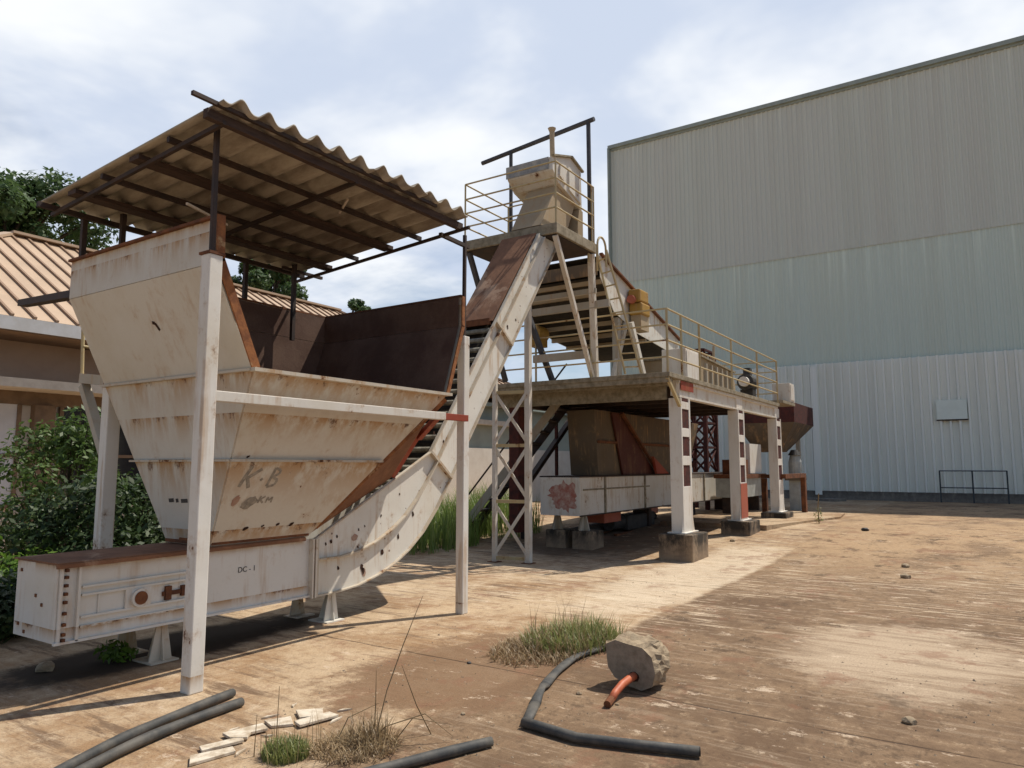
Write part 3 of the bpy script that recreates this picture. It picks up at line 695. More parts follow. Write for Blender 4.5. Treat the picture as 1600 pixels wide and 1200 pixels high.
MB().bar((11.42,4.43,3.06),(11.97,4.43,2.62), .05, .05).build('brace', 'yellow', dk)
hz = (1.08,.81,.54,.26)
rail([(11.43,8.2),(11.43,4.42),(18.9,4.42),(18.9,7.0)], [(11.43,8.2),(11.43,7.0),(11.43,5.85),(11.43,4.42),(12.1,4.42),(13.05,4.42),(15.05,4.42),(17.05,4.42),(18.9,4.42),(18.9,6.0)], 3.15, hz, .016, dk, 'yellow', .022)
# footings
foots = []
for x, y, z0, lab in ((11.78,4.2,0,'square stained concrete footing under the nearest battened pillar'),
                      (15.18,4.2,gz(15.3),'lower concrete footing under the middle battened pillar'),
                      (18.42,4.22,.26,'low concrete footing pad under the farthest battened pillar')):
    m = MB(); m.box(x,x+.80,y,y+.60,z0-.05,.45); o = m.build('concrete_footing', 'block', None, .02)
    tag(o, lab, 'footing', 'concrete footings under the deck pillars')
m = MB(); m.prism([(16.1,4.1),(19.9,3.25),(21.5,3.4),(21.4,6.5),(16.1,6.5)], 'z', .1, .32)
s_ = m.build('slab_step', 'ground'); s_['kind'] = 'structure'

# ------------------------------------------------------------------ inclined feeder on the deck
fd = thing('inclined_feeder', 'sloping white sided feeder casing running from the head tower down to the deck', 'feeder', (13.8, 6.9, 3.15))
for y in (5.94, 7.88):
    MB().prism([(12.0,5.54),(13.33,5.23),(16.08,4.48),(16.08,4.13),(15.18,4.18),(13.66,4.31),(12.6,4.57),(12.04,5.13)], 'y', y, y+.015).build('side_plate', 'white', fd)
m = MB()
for a, b in (((12.0,5.52),(16.08,4.46)),((13.66,4.32),(15.18,4.19)),((15.18,4.19),(16.08,4.14)),((12.6,4.58),(13.66,4.32)),((12.04,5.14),(12.6,4.58))): m.bar((a[0],6.91,a[1]),(b[0],6.91,b[1]), 1.9, .02)
m.build('casing', 'dirt', fd)
m = MB(); m.bar((11.98,5.90,5.56),(16.1,5.90,4.50), .07, .035); m.build('edge_flange', 'rust', fd)
for x, z in ((12.10,5.06),(12.29,4.88),(12.46,4.70),(13.0,4.44),(13.55,4.30),(14.2,4.24)):
    MB().bar((x,5.96,z),(x,7.88,z), .06, .085).build('rib', 'tan', fd)
m = MB(); m.box(11.96,12.0,5.98,7.84,5.16,5.40); m.build('feed_chute', 'chute', fd)
m = MB(); m.box(12.84,13.0,5.97,6.1,3.15,4.5); m.build('leg', 'greyp', fd, .005)
m = MB(); m.bar((13.16,5.94,4.45),(12.71,6.07,3.15), .10, .07, (0,1,0)); m.build('leg_brace', 'beamw', fd)
m = MB(); m.bar((13.0,5.77,4.4),(13.44,5.66,3.15),.11,.09,(0,1,0)); m.build('leg_brace', 'beamw', fd)
m = MB(); m.box(13.22,13.68,5.66,5.92,4.86,5.12); m.box(13.26,13.70,5.64,5.92,4.60,4.85)
m.build('gearbox', 'ybox', fd, .035)
m = MB(); m.tube([(13.12,5.82,4.90),(13.22,5.82,4.90)],.085,12); m.build('gearbox_collar', 'red', fd)
m = MB(); m.box(13.30,13.70,5.68,5.9,4.30,4.60); m.build('gearbox_base', 'tan', fd)
m = MB(); m.tube([(12.5,7.73,4.31),(12.88,7.73,4.31)], .18, 14); m.box(12.43,12.88,7.6,7.86,4.04,4.29); tag(m.build('motor', 'ybox', fd, .01), 'yellow motor on the shaded side of the feeder', None)
# equipment on the deck beyond
cabn = thing('control_cabinet', 'plain white steel cabinet on the deck edge behind the yellow handrail', 'cabinet', (13.9, 5.0, 3.15))
MB().box(13.52,14.42,4.86,5.35,3.18,3.88).build('body', 'pilwhite', cabn, .01)
MB().box(13.56,14.38,4.845,4.86,3.22,3.84).build('door', 'pilwhite', cabn, .004); MB().box(13.55,14.39,4.9,5.3,3.15,3.18).build('plinth', 'dark', cabn)
cr = thing('screening_machine', 'tan finned machine casing on the deck beside the white cabinet', 'machine', (15.8, 5.4, 3.15))
MB().prism([(14.65,3.17),(14.65,3.86),(16.9,3.76),(17.1,3.5),(17.1,3.17)], 'y', 4.95, 6.3).build('casing', 'tan', cr, .01)
for x in (14.9,15.25,15.6,15.95,16.3,16.65): MB().box(x,x+.05,4.90,4.95,3.17,3.74).build('fin', 'greyp', cr)
MB().prism([(14.6,3.85),(14.6,3.89),(17.0,3.79),(17.0,3.75)], 'y', 4.9, 6.35).build('lid', 'slabst', cr)
MB().tube([(15.6,4.98,3.8),(15.66,4.98,4.22)], .03, 8).build('riser_pipe', 'tan', cr)
mo = thing('electric_motor', 'dark electric motor standing on the deck near the far pillar', 'motor', (18.0, 4.9, 3.15))
MB().tube([(17.75,4.9,3.62),(18.25,4.9,3.62)], .2, 14).build('body', 'motor', mo); MB().box(17.85,18.15,4.75,5.05,3.15,3.45).build('base', 'motor', mo)
MB().box(17.9,18.1,4.82,4.98,3.8,3.98).build('terminal_box', 'motor', mo); MB().tube([(17.6,4.9,3.62),(17.75,4.9,3.62)], .12, 12).build('end_shield', 'pilwhite', mo)
wb = thing('junction_box', 'pale panel box on a stand past the end of the handrails', 'box', (20.1, 4.5, 2.9))
MB().box(19.75,20.25,4.3,4.75,3.25,3.75).build('body', 'beamw', wb, .01); MB().box(18.96,20.3,4.3,4.75,3.17,3.24).build('shelf', 'slabst', wb); MB().box(19.8,20.2,4.285,4.30,3.30,3.70).build('door', 'beamw', wb)

# ------------------------------------------------------------------ second hopper and trough under the deck
h2 = thing('chute_casing', 'shaded tan chute casing with a red triangular fin under the deck', 'chute', (15.5, 6.9, 1.4))
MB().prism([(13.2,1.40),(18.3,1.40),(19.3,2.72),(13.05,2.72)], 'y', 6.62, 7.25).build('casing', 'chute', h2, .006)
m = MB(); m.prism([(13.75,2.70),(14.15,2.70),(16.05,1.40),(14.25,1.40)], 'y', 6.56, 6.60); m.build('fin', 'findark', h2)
m = MB(); m.bar((14.10,6.5,2.70),(16.05,6.5,1.43), .05, .07, (0,-1,0)); m.build('fin_flange', 'rust', h2)
m = MB(); m.prism([(15.75,1.41),(16.45,1.41),(15.55,1.80)], 'y', 6.40, 6.46); m.build('fin_sunlit_tip', 'redox', h2)  # brighter red triangle paints the sunlit corner of the fin
MB().box(13.15,18.4,6.57,6.615,2.05,2.10).build('stiffener', 'rust', h2)
t2 = thing('second_trough', 'whitish trough conveyor with a faded red mark on its end plate low under the deck', 'conveyor', (17, 6.9, .65))
MB().box(12.17,23.5,6.5,7.34,.66,1.37).build('trough_body', 'beamw', t2, .005)
ep_ = MB().box(12.15,12.168,6.49,7.35,.65,1.38).build('end_plate', 'beamw', t2)
m = MB(); p = [(12.1475, y, z) for y, z in blob(6.84,1.02,.30,.28,0,40,.22)]; m.add(p, [tuple(range(len(p)))]); m.build('red_smear', 'smear', ep_, fix=False)
m = MB(); m.box(12.15,23.5,6.47,7.37,1.37,1.395); m.box(12.15,23.5,6.47,6.50,.64,.66); m.build('trough_flange', 'dark', t2)
for x in (13.2,15.2,17.2,19.2,21.2): MB().box(x,x+.05,6.47,6.499,.66,1.37).build('stiffener', 'slabst', t2)
MB().box(12.3,15.5,6.485,6.499,1.12,1.15).build('seam', 'slabst', t2)
for x, y in ((12.55,6.62),(12.55,7.20)):
    m = MB(); m.prism([(x-.16,.36),(x+.16,.36),(x+.07,.66),(x-.07,.66)], 'y', y-.02, y+.02); m.prism([(y-.12,.36),(y+.12,.36),(y+.05,.66),(y-.05,.66)], 'x', x-.02, x+.02); m.build('foot', 'greyp', t2)
MB().box(13.6,14.4,6.7,7.1,.42,.66).build('gate_box', 'red', t2)
for x in (16.0,19.0,22.0): MB().box(x-.08,x+.08,6.7,7.1,.2,.66).build('foot', 'dark', t2)
for y, lab in ((6.56,'squat concrete block under the near corner of the red ended trough'),(7.14,'squat concrete block under the rear corner of the red ended trough')):
    m = MB(); m.box(12.35,12.85,y-.22,y+.22,-.02,.36); tag(m.build('concrete_block', 'block', None, .025), lab, 'block', 'blocks under the second trough')
for pts, lab in ((((13.4,7.0,0),(14.8,7.25,0)),'thick dark pipe lying on the ground beneath the second trough'),):
    m = MB(); m.tube([(13.3,7.3,.16),(17.5,7.3,.30)], .16, 12); tag(m.build('ground_pipe', 'motor', None, smooth=True), lab, 'pipe')
gbx = thing('drive_unit', 'dark drive unit on skids in the shade beneath the second trough', 'drive unit', (15.6, 7.0, .1))
MB().box(14.9,16.4,6.75,7.2,.18,.5).build('gear_case', 'motor', gbx, .03); MB().tube([(14.3,6.95,.36),(14.9,6.95,.36)], .15, 14).build('motor', 'motor', gbx); MB().box(14.2,16.5,6.7,6.78,.05,.16).build('skid', 'rust', gbx); MB().box(14.2,16.5,7.15,7.23,.05,.16).build('skid', 'rust', gbx)
# lattice leg under the conveyor
lt = thing('lattice_column', 'slender white laced column standing between the curved conveyor and the deck', 'column', (10.22, 6.7, 0))
cs = [(10.12,7.02),(10.26,6.44)]
for (x, y), w in zip(cs, (.07,.095)):
    MB().bar((x,y,0),(x,y,5.235), w, w, (0,1,0)).build('upright', 'beamw', lt, .004)
    MB().box(x-.09,x+.09,y-.09,y+.09,0,.012).build('base_plate', 'rust', lt)
a, b = cs; H = .93
m = MB()
for i in range(3):
    z0 = .10 + i*H; z1 = z0 + H - .06
    m.bar((a[0]-.03,a[1],z0),(b[0]-.03,b[1],z1), .055, .016, (1,0,0)); m.bar((b[0]-.01,b[1],z0),(a[0]-.01,a[1],z1), .055, .016, (1,0,0))
m.build('lacing', 'beamw', lt)
m = MB()
for z in (.07,1.0,1.93,2.83): m.bar((a[0],a[1],z),(b[0],b[1],z), .04, .055)
m.build('tie', 'yellow', lt)
# stair
sr = thing('deck_stair', 'narrow steel stair climbing from the tall grass to the rear of the deck', 'stair', (12.2, 9.4, 0))
S0, S1 = Vector((12.2,10.05,.12)), Vector((12.6,7.7,3.0))
S0, S1 = Vector((12.35,9.6,.05)), Vector((12.95,7.4,2.9))
wv = Vector((.75,.2,0))
for o_ in (Vector((0,0,0)), wv):
    MB().bar(S0+o_, S1+o_, .05, .16, (0,0,1)).build('stringer', 'greyp' if o_.length < .1 else 'dark', sr)
for i in range(12):
    t = (i+.5)/12; c0 = S0.lerp(S1, t); MB().bar(c0+wv*.03, c0+wv*.97, .22, .04).build('tread', 'dark', sr)
for o_ in (wv,): MB().tube([S0+o_+Vector((0,0,.9)), S1+o_+Vector((0,0,.9))], .02, 6).build('handrail', 'dark', sr)
# dark braces seen through the gap under the deck
br = thing('bracing_frame', 'dark diagonal braced steel frame in shade behind the second trough', 'brace', (14.5, 8.6, .3))
MB().bar((13.2,8.4,1.1),(15.6,8.4,2.9), .12, .10).build('diagonal', 'dark', br); MB().bar((15.6,8.4,2.9),(17.3,8.4,1.5), .06, .06).build('diagonal', 'dark', br)
MB().box(14.6,14.66,8.38,8.44,.2,3.0).build('upright', 'maroon', br); MB().box(13.15,13.25,8.35,8.45,0,1.2).build('upright', 'dark', br)
# far lattice mast
ms = thing('lattice_mast', 'maroon lattice mast rising behind the second trough', 'mast', (22, 7.6, .3))
mc = [(21.6,7.9),(21.6,7.2),(22.6,7.2),(22.6,7.9)]
for x, y in mc: MB().bar((x,y,.27),(x,y,5.0), .12, .12, (0,1,0)).build('upright', 'maroon', ms)
m = MB()
for i in range(5):
    z0 = 1.4+i*.75; z1 = z0+.75
    for a, b in zip(mc, mc[1:]+mc[:1]):
        m.bar((a[0],a[1],z0),(b[0],b[1],z1), .06, .03, (1,0,0)); m.bar((b[0],b[1],z0),(a[0],a[1],z1), .06, .03, (1,0,0))
    for a, b in zip(mc, mc[1:]+mc[:1]): m.bar((a[0],a[1],z1),(b[0],b[1],z1), .06, .06)
m.build('lacing', 'maroon', ms)
# third hopper at the far end
h3 = thing('far_hopper', 'small rusty brown hopper hanging past the far pillar', 'hopper', (23, 5, 2.2))
m = MB()
ca = [(22.0,4.7,3.42),(24.7,4.7,3.42),(24.7,6.4,3.42),(22.0,6.4,3.42)]; cb = [(22.0,4.7,2.85),(24.7,4.7,2.85),(24.7,6.4,2.85),(22.0,6.4,2.85)]; cc = [(22.3,5.2,2.0),(23.1,5.2,2.0),(23.1,5.9,2.0),(22.3,5.9,2.0)]
m.add(ca+cb, [(0,1,5,4),(1,2,6,5),(2,3,7,6),(3,0,4,7),(0,1,2,3)]); m.build('collar', 'maroon', h3)
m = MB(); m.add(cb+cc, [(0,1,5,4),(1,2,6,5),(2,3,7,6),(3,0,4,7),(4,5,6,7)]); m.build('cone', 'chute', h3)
for x in (24.0,): MB().box(x,x+.12,5.0,5.12,.27,2.9).build('leg', 'greyp', h3)
MB().box(22.2,22.32,6.3,6.42,.27,2.9).build('leg', 'maroon', h3)
bf = thing('steel_trestle', 'low rusty brown trestle frame beside the farthest pillar', 'trestle', (20.8, 4.4, .3))
MB().box(21.1,21.28,4.3,4.42,.27,1.27).build('leg', 'rust', bf); MB().box(18.9,21.28,4.3,4.42,1.27,1.38).build('top_beam', 'rust', bf); MB().box(18.95,19.1,4.8,4.92,.27,1.27).build('leg', 'rust', bf); MB().box(18.95,19.1,4.42,4.92,1.275,1.37).build('cross_beam', 'rust', bf)
pm = thing('standing_pump', 'grey upright pump with a dark cap behind the low trestle', 'pump', (23.6, 5.2, 1.3))
MB().tube([(23.0,4.95,1.3),(23.0,4.95,1.7),(23.0,4.95,1.9)], [.19,.19,.14], 14).build('body', 'blueg', pm); MB().tube([(23.0,4.95,1.9),(23.0,4.95,2.06)], [.2,.1], 14).build('cap', 'motor', pm); MB().box(22.7,23.3,4.7,5.2,1.15,1.3).build('base', 'chute', pm); MB().box(22.8,23.2,4.8,5.1,.27,1.15).build('stand', 'blueg', pm)
t3 = thing('third_trough', 'distant grey trough casing seen between the two far pillars', 'conveyor', (20.5, 5.6, .6))
MB().box(19.3,21.8,5.55,6.2,.75,1.25).build('trough_body', 'blueg', t3); MB().box(19.3,21.8,5.5,6.25,1.25,1.36).build('trough_flange', 'rust', t3); MB().box(19.6,20.3,5.6,6.1,1.36,1.75).build('motor', 'rust', t3); MB().box(20.5,21.7,5.6,6.1,1.38,2.2).build('casing', 'pilwhite', t3)
for x in (19.5,21.4): MB().box(x,x+.1,5.65,6.1,.27,.75).build('foot', 'dark', t3)

# ------------------------------------------------------------------ warehouse
wh = thing('warehouse', 'huge windowless warehouse of ribbed grey metal cladding in three bands', 'warehouse', (31.1, 0, .27))
WX = 31.12
def clad(y0, y1, z0, z1, x, depth, pitch, mat, name, top=.25, slope=.15):
    m = MB(); pts = []; y = y0
    while y < y1:
        for f, d in ((0,0),(slope,1),(slope+top,1),(2*slope+top,0)):
            yy = y + f*pitch
            if yy <= y1: pts.append((yy, x - d*depth))
        y += pitch
    pts.append((y1, x)); n = len(pts)
    m.add([(b, a, z0) for a, b in pts] + [(b, a, z1) for a, b in pts], [(i, i+1, i+1+n, i+n) for i in range(n-1)])
    return m.build(name, mat, wh, fix=False)
clad(-22, 14.68, 10.25, 17.05, WX-.03, .035, .20, 'clad_top', 'wall_upper_band')
clad(-22, 14.68, 5.60, 10.27, WX, .03, .20, 'clad_mid', 'wall_middle_band')
clad(-22, 14.68, .60, 5.66, WX-.16, .14, .30, 'clad_low', 'wall_lower_band', .20, .09)
m = MB(); m.box(WX+.03,75,-22,14.66,.3,17.0); m.build('body', 'clad_mid', wh)
m = MB(); m.box(WX-.20,WX+.3,-22,14.78,17.0,17.17); m.box(WX-.10,WX-.02,-22,14.75,16.9,17.0); m.box(WX-.30,WX+.05,14.685,14.76,.6,17.0); m.build('roof_trim', 'trim', wh)
m = MB(); m.box(WX-.24,WX+.2,-22,14.8,0,.6); m.build('plinth', 'plinth', wh)
m = MB(); m.box(WX-.33,WX-.305,.62,1.58,3.27,3.98); m.build('cover_panel', 'coverp', wh)
m = MB(); m.box(WX-.335,WX-.304,.60,1.60,3.22,3.265); m.build('panel_sill', 'dark', wh)
m = MB(); m.box(WX-.36,WX-.30,5.65,5.9,.45,5.55); m.build('downpipe', 'clad_low', wh)
# annex with the same cladding further along
ax = thing('annex', 'low pale clad annex glimpsed through the legs of the deck', 'building', (31.5, 18, .27))
def cladx():
    m = MB(); pts = []; y = 14.85
    while y < 24:
        for f, d in ((0,0),(.14,1),(.34,1),(.48,0)): pts.append((y+f*.29, 31.4-d*.05))
        y += .29
    n = len(pts); m.add([(b,a,.6) for a,b in pts]+[(b,a,4.7) for a,b in pts], [(i,i+1,i+1+n,i+n) for i in range(n-1)])
    return m.build('wall', 'clad_low', ax, fix=False)
cladx(); MB().box(31.42,38,14.85,24,.27,4.72).build('body', 'clad_low', ax); MB().box(31.2,38.2,14.82,24.1,4.72,4.86).build('roof_trim', 'trim', ax)
# railing before the plinth
rl = thing('hand_railing', 'short dark pipe railing in front of the pale warehouse wall', 'railing', (30.4, .6, .27))
for y in (-.42,.6,1.6): MB().tube([(30.55,y,.27),(30.55,y,1.40)], .025, 6).build('post', 'railblk', rl)
for z in (1.40,.80): MB().tube([(30.55,-.44,z),(30.55,1.62,z)], .022, 6).build('rail', 'railblk', rl)
# small spalled bits by the plinth
m = MB(); m.box(29.9,30.6,5.0,6.6,.27,.33); m.prism([(28.9,4.9),(29.6,4.6),(29.9,5.3),(29.2,5.6)], 'z', .27, .36); tag(m.build('paving_rubble', 'plinth'), 'loose pale paving rubble at the foot of the warehouse wall', 'rubble')

# ------------------------------------------------------------------ bungalow on the left
bg = thing('bungalow', 'long low building with a ribbed tan hip roof behind the bushes', 'house', (9, 19, 0))
EZ, RZ, EY0, EY1, RY, RX0, RX1 = 4.15, 7.02, 13.9, 24.1, 19.0, 7.3, 17.6
EX0, EX1 = 2.3, 22.6
m = MB()
e = [(EX0,EY0,EZ),(EX1,EY0,EZ),(EX1,EY1,EZ),(EX0,EY1,EZ)]; r = [(RX0,RY,RZ),(RX1,RY,RZ)]
m.add(e+r, [(0,1,5,4),(2,3,4,5),(1,2,5),(3,0,4)]); rf = m.build('roof', 'rooftan', bg)
m = MB()
x = EX0+.3
while x < EX1-.2:
    tt = 1.
    if x < RX0: tt = (x-EX0)/(RX0-EX0)
    if x > RX1: tt = (EX1-x)/(EX1-RX1)
    m.bar((x,EY0,EZ+.02),(x,EY0+(RY-EY0)*tt,EZ+(RZ-EZ)*tt+.02), .05, .05); x += .36
m.build('standing_seams', 'roofrib', rf)
m = MB(); m.bar((RX0,RY,RZ+.03),(RX1,RY,RZ+.03), .4, .06); m.bar((RX0,RY,RZ+.02),(EX0,EY0,EZ+.03), .25, .06); m.bar((RX1,RY,RZ+.02),(EX1,EY0,EZ+.03), .25, .06); m.build('ridge_cap', 'rooftan', rf)
m = MB(); m.box(EX0,EX1,EY0-.04,EY0,EZ-.24,EZ-.01); m.box(EX0-.04,EX0,EY0,EY1,EZ-.24,EZ-.01); m.box(EX1,EX1+.04,EY0,EY1,EZ-.24,EZ-.01); m.build('fascia', 'fascia', bg)
m = MB(); m.box(EX0+.02,EX1-.02,EY0+.01,EY1-.01,EZ-.26,EZ-.24); m.build('soffit', 'soffit', bg)
m = MB(); m.box(EX0+.8,EX1-.8,15.0,23.2,2.95,EZ-.26); m.build('upper_wall', 'peach', bg)
m = MB(); m.box(EX0+.8,EX1-.8,15.04,23.2,0,2.95); m.build('lower_wall', 'wwall', bg)
m = MB(); m.box(EX0+.7,EX1-.7,14.2,15.0,2.97,3.13); m.build('canopy_ledge', 'ledge', bg)
m = MB(); m.box(EX0+.8,EX1-.8,14.97,15.04,2.72,2.97); m.build('ledge_shade_band', 'pier', bg)  # brown strip paints the shade beneath the ledge
xx = 3.4; k = 0
for x0, x1, mat, z0 in ((4.2,6.1,'pane',.9),(6.9,9.0,'glassd',1.0),(9.5,11.6,'pane',1.0),(12.4,14.6,'glassd',1.0)):
    w = MB().box(x0,x1,14.98,15.03,z0,2.72).build('window', mat, bg)
    m = MB()
    m.box(x0-.07,x0,14.95,15.03,z0,2.72); m.box(x1,x1+.07,14.95,15.03,z0,2.72); m.box(x0,x1,14.95,15.03,z0-.08,z0); m.box(x0,x1,14.955,14.98,1.75,1.81)
    if mat == 'glassd': m.box((x0+x1)/2-.03,(x0+x1)/2+.03,14.95,14.98,z0,2.72)
    m.build('window_frame', 'pier', w)
for x in (3.6,6.35,9.12): MB().box(x,x+.36,14.85,15.038,0,2.72).build('pier', 'pier', bg)
MB().box(9.4,9.62,14.9,14.999,3.55,3.72).build('wall_lamp', 'dark', bg)
# low white outbuilding further along
ob = thing('outbuilding', 'low white rendered wall with eave shade coloured as a grey green upper band beyond the tall grass', 'building', (21, 14.6, 0))
MB().box(17.8,28.0,14.3,17,0,2.17).build('wall', 'wwall', ob); MB().box(17.9,28.0,14.45,17,2.17,3.6).build('eave_shade_band', 'eaveshade', ob); MB().box(17.6,28.2,14.1,17.2,3.6,3.72).build('roof', 'trim', ob)  # grey green upper part stands in for shade under the eave

# ------------------------------------------------------------------ vegetation
def leaves(clumps, n, size, wob=.5):
    """leaf-shaped faces scattered through clumps (centre, radii)"""
    m = MB(); tot = sum(c[1][0]*c[1][1]*c[1][2] for c in clumps) ** 1.0
    ws = [(c[1][0]*c[1][1]*c[1][2])**.67 for c in clumps]; W = sum(ws)
    for (c, r), w in zip(clumps, ws):
        for _ in range(int(n*w/W)):
            d = Vector((R.gauss(0,1),R.gauss(0,1),R.gauss(0,1))).normalized(); rr = R.uniform(.25,1)**.6
            p = Vector((c[0]+d.x*r[0]*rr, c[1]+d.y*r[1]*rr, c[2]+d.z*r[2]*rr))
            if p.z < gz(p.x)+.02: continue
            s = size*R.uniform(.6,1.3)
            n_ = (d*.7 + Vector((R.gauss(0,wob),R.gauss(0,wob),R.gauss(.5,wob)))).normalized()
            t = n_.cross(Vector((R.gauss(0,1),R.gauss(0,1),R.gauss(0,1)))).normalized(); b = n_.cross(t)
            m.add([p-t*s, p+b*s*.45, p+t*s, p-b*s*.45], [(0,1,2,3)])
    return m
def tree(name, label, cat, base, top, rad, n, size, mat, group=None, trunk=True, sub=16, flat=.7):
    t = thing(name, label, cat, base, group)
    cl = []; bx, by, bz = base
    cz = top - rad*flat
    tips = []
    for i in range(sub):
        a = R.uniform(0, 2*PI); q = math.sqrt(R.uniform(0,1))*rad*.78; hh = R.uniform(-.75,.8)*rad*flat
        q *= math.sqrt(max(.1, 1-(hh/(rad*flat))**2*.8))
        p = (bx+math.cos(a)*q, by+math.sin(a)*q, cz+hh); s = rad*R.uniform(.15,.30)
        cl.append((p, (s, s, s*.75))); tips.append(p)
    m = MB(); m.tube([(bx,by,bz),(bx+.1,by,bz+(cz-bz)*.5),(bx,by+.1,cz)], [rad*.09, rad*.065, rad*.035], 9)
    m.build('trunk', 'bark', t, smooth=True)
    m = MB()
    for p in tips: m.tube([(bx,by,bz+(cz-bz)*R.uniform(.45,.9)), ((bx+p[0])/2,(by+p[1])/2,(cz+p[2])/2-.1*rad), p], [rad*.03, rad*.02, rad*.006], 5)
    m.build('limbs', 'bark', t)
    leaves(cl, n, size).build('crown', mat, t, fix=False)
    return t
tree('broadleaf_tree', 'tall broadleaf tree rising behind the tan roof at the left edge', 'tree', (12.4,33,0), 13.5, 4.9, 30000, .15, 'leafT', 'trees beyond the bungalow', sub=60)
tree('broadleaf_tree', 'rounded tree above the far end of the tan roof under the canopy', 'tree', (26.4,34,0), 13.7, 3.2, 15000, .14, 'leafT', 'trees beyond the bungalow', sub=34)
tree('broadleaf_tree', 'small treetop just above the dark back wall of the hopper', 'tree', (43.2,45,0), 15.8, 2.2, 6000, .16, 'leafT', 'trees beyond the bungalow', sub=18)
def bush(name, label, clumps, n, size, mat, group, stems=8):
    cx = sum(c[0][0] for c in clumps)/len(clumps); cy = sum(c[0][1] for c in clumps)/len(clumps)
    t = thing(name, label, 'bush', (cx, cy, gz(cx)), group)
    leaves(clumps, n, size).build('foliage', mat, t, fix=False)
    m = MB()
    for c, r in clumps:
        for _ in range(2):
            m.tube([(cx+R.uniform(-.15,.15),cy+R.uniform(-.15,.15),0),((cx+c[0][0] if False else (cx+c[0])/2),(cy+c[1])/2,c[2]*.5),(c[0]+R.uniform(-.1,.1),c[1],c[2]+r[2]*.7)], [.025,.016,.006], 5)
    m.build('stem', 'bark', t)
    return t
G = 'bushes between the bungalow and the hopper'
def mk(cx, cy, w, h, k, s):
    out = []
    for i in range(k):
        a = R.uniform(0,2*PI); q = math.sqrt(R.random())*w
        z = R.uniform(.15, 1)*h*(1-.45*(q/w)**2)
        ss = s*R.uniform(.7,1.25); out.append(((cx+math.cos(a)*q, cy+math.sin(a)*q, max(.25, z-ss*.6)), (ss,ss,ss*.85)))
    return out
bush('leafy_bush', 'tall airy green bush in front of the bungalow window', mk(5.2,11.2,.85,2.75,34,.36), 9500, .050, 'leafA', G)
bush('leafy_bush', 'dense dark bush behind the rear left post of the hopper', mk(5.0,9.4,.9,1.9,30,.42), 9500, .048, 'leafD', G)
bush('leafy_bush', 'dark glossy bush seen below the sloping end of the hopper', mk(6.6,10.0,1.0,2.5,34,.42), 10000, .05, 'leafD', G)
bush('leafy_bush', 'bright yellow green shrub at the left edge of the yard', mk(3.3,9.0,.75,1.25,22,.34), 8000, .045, 'leafB', G)
bush('leafy_bush', 'low dark hedge growth beside the trough end plate', mk(3.2,8.0,.8,.75,20,.34), 6000, .045, 'leafD', G)
def blades(m, cx, cy, rx, ry, n, h, w=.006, lean=.35, zf=gz):
    for _ in range(n):
        a = R.uniform(0,2*PI); q = math.sqrt(R.random()); x = cx+math.cos(a)*rx*q; y = cy+math.sin(a)*ry*q; z = zf(x)
        hh = h*R.uniform(.45,1.15)*(1-.3*q); b = R.uniform(0,2*PI); L = lean*hh*R.uniform(.3,1.5)
        dx, dy = math.cos(b)*L, math.sin(b)*L; sx, sy = -math.sin(b)*w, math.cos(b)*w
        m.add([(x-sx,y-sy,z),(x+sx,y+sy,z),(x+dx*.35+sx*.8,y+dy*.35+sy*.8,z+hh*.6),(x+dx*.35-sx*.8,y+dy*.35-sy*.8,z+hh*.6),(x+dx,y+dy,z+hh)], [(0,1,2,3),(3,2,4)])
    return m
m = MB(); 
for cx, cy, n in ((11.5,9.4,520),(13.0,10.0,700),(14.6,10.8,650),(16.5,11.6,500),(10.7,9.3,260),(13.8,9.3,380)): blades(m, cx, cy, 1.0, .8, n, 1.05, .009, .42)
tag(m.build('tall_grass', 'tallgrass', fix=False), 'tall green grass growing wild behind the curved conveyor', 'grass', None, 'stuff')
tf = thing('grass_tuft', 'green grass tuft with dry stalks beside the bent hose', 'grass tuft', (5.75,3.25,0), 'grass tufts on the yard')
m = blades(MB(), 5.85,3.25,.46,.38, 900, .24, .0042, .75); blades(m, 6.0,3.1,.34,.27,330,.30,.004,.55); m.build('green_blades', 'grass', tf, fix=False)
m = blades(MB(), 5.55,3.35,.55,.42, 1500, .10, .004, 1.3); blades(m, 5.8,3.25,.5,.4,500,.22,.0035,.9); blades(m, 5.8,3.25,.45,.35,70,.48,.003,.4); m.build('dry_stalks', 'dry', tf, fix=False)
tf = thing('grass_tuft', 'little low green tuft among the pale broken boards', 'grass tuft', (2.85,3.36,0), 'grass tufts on the yard')
m = blades(MB(), 2.82,3.36,.13,.13, 900, .11, .003, .5); m.build('green_blades', 'grass', tf, fix=False)
m = blades(MB(), 2.86,3.36,.2,.2, 26, .30, .0018, .3); m.build('dry_stalks', 'dry', tf, fix=False)
tf = thing('grass_tuft', 'dead brown weed clump with long bent stalks in the foreground', 'grass tuft', (3.15,3.12,0), 'grass tufts on the yard')
m = blades(MB(), 3.12,3.12,.26,.24, 900, .085, .0028, 1.6); blades(m, 3.2,3.1,.12,.12, 120, .22, .003, .6); m.build('dry_stalks', 'dry', tf, fix=False)
m = MB()
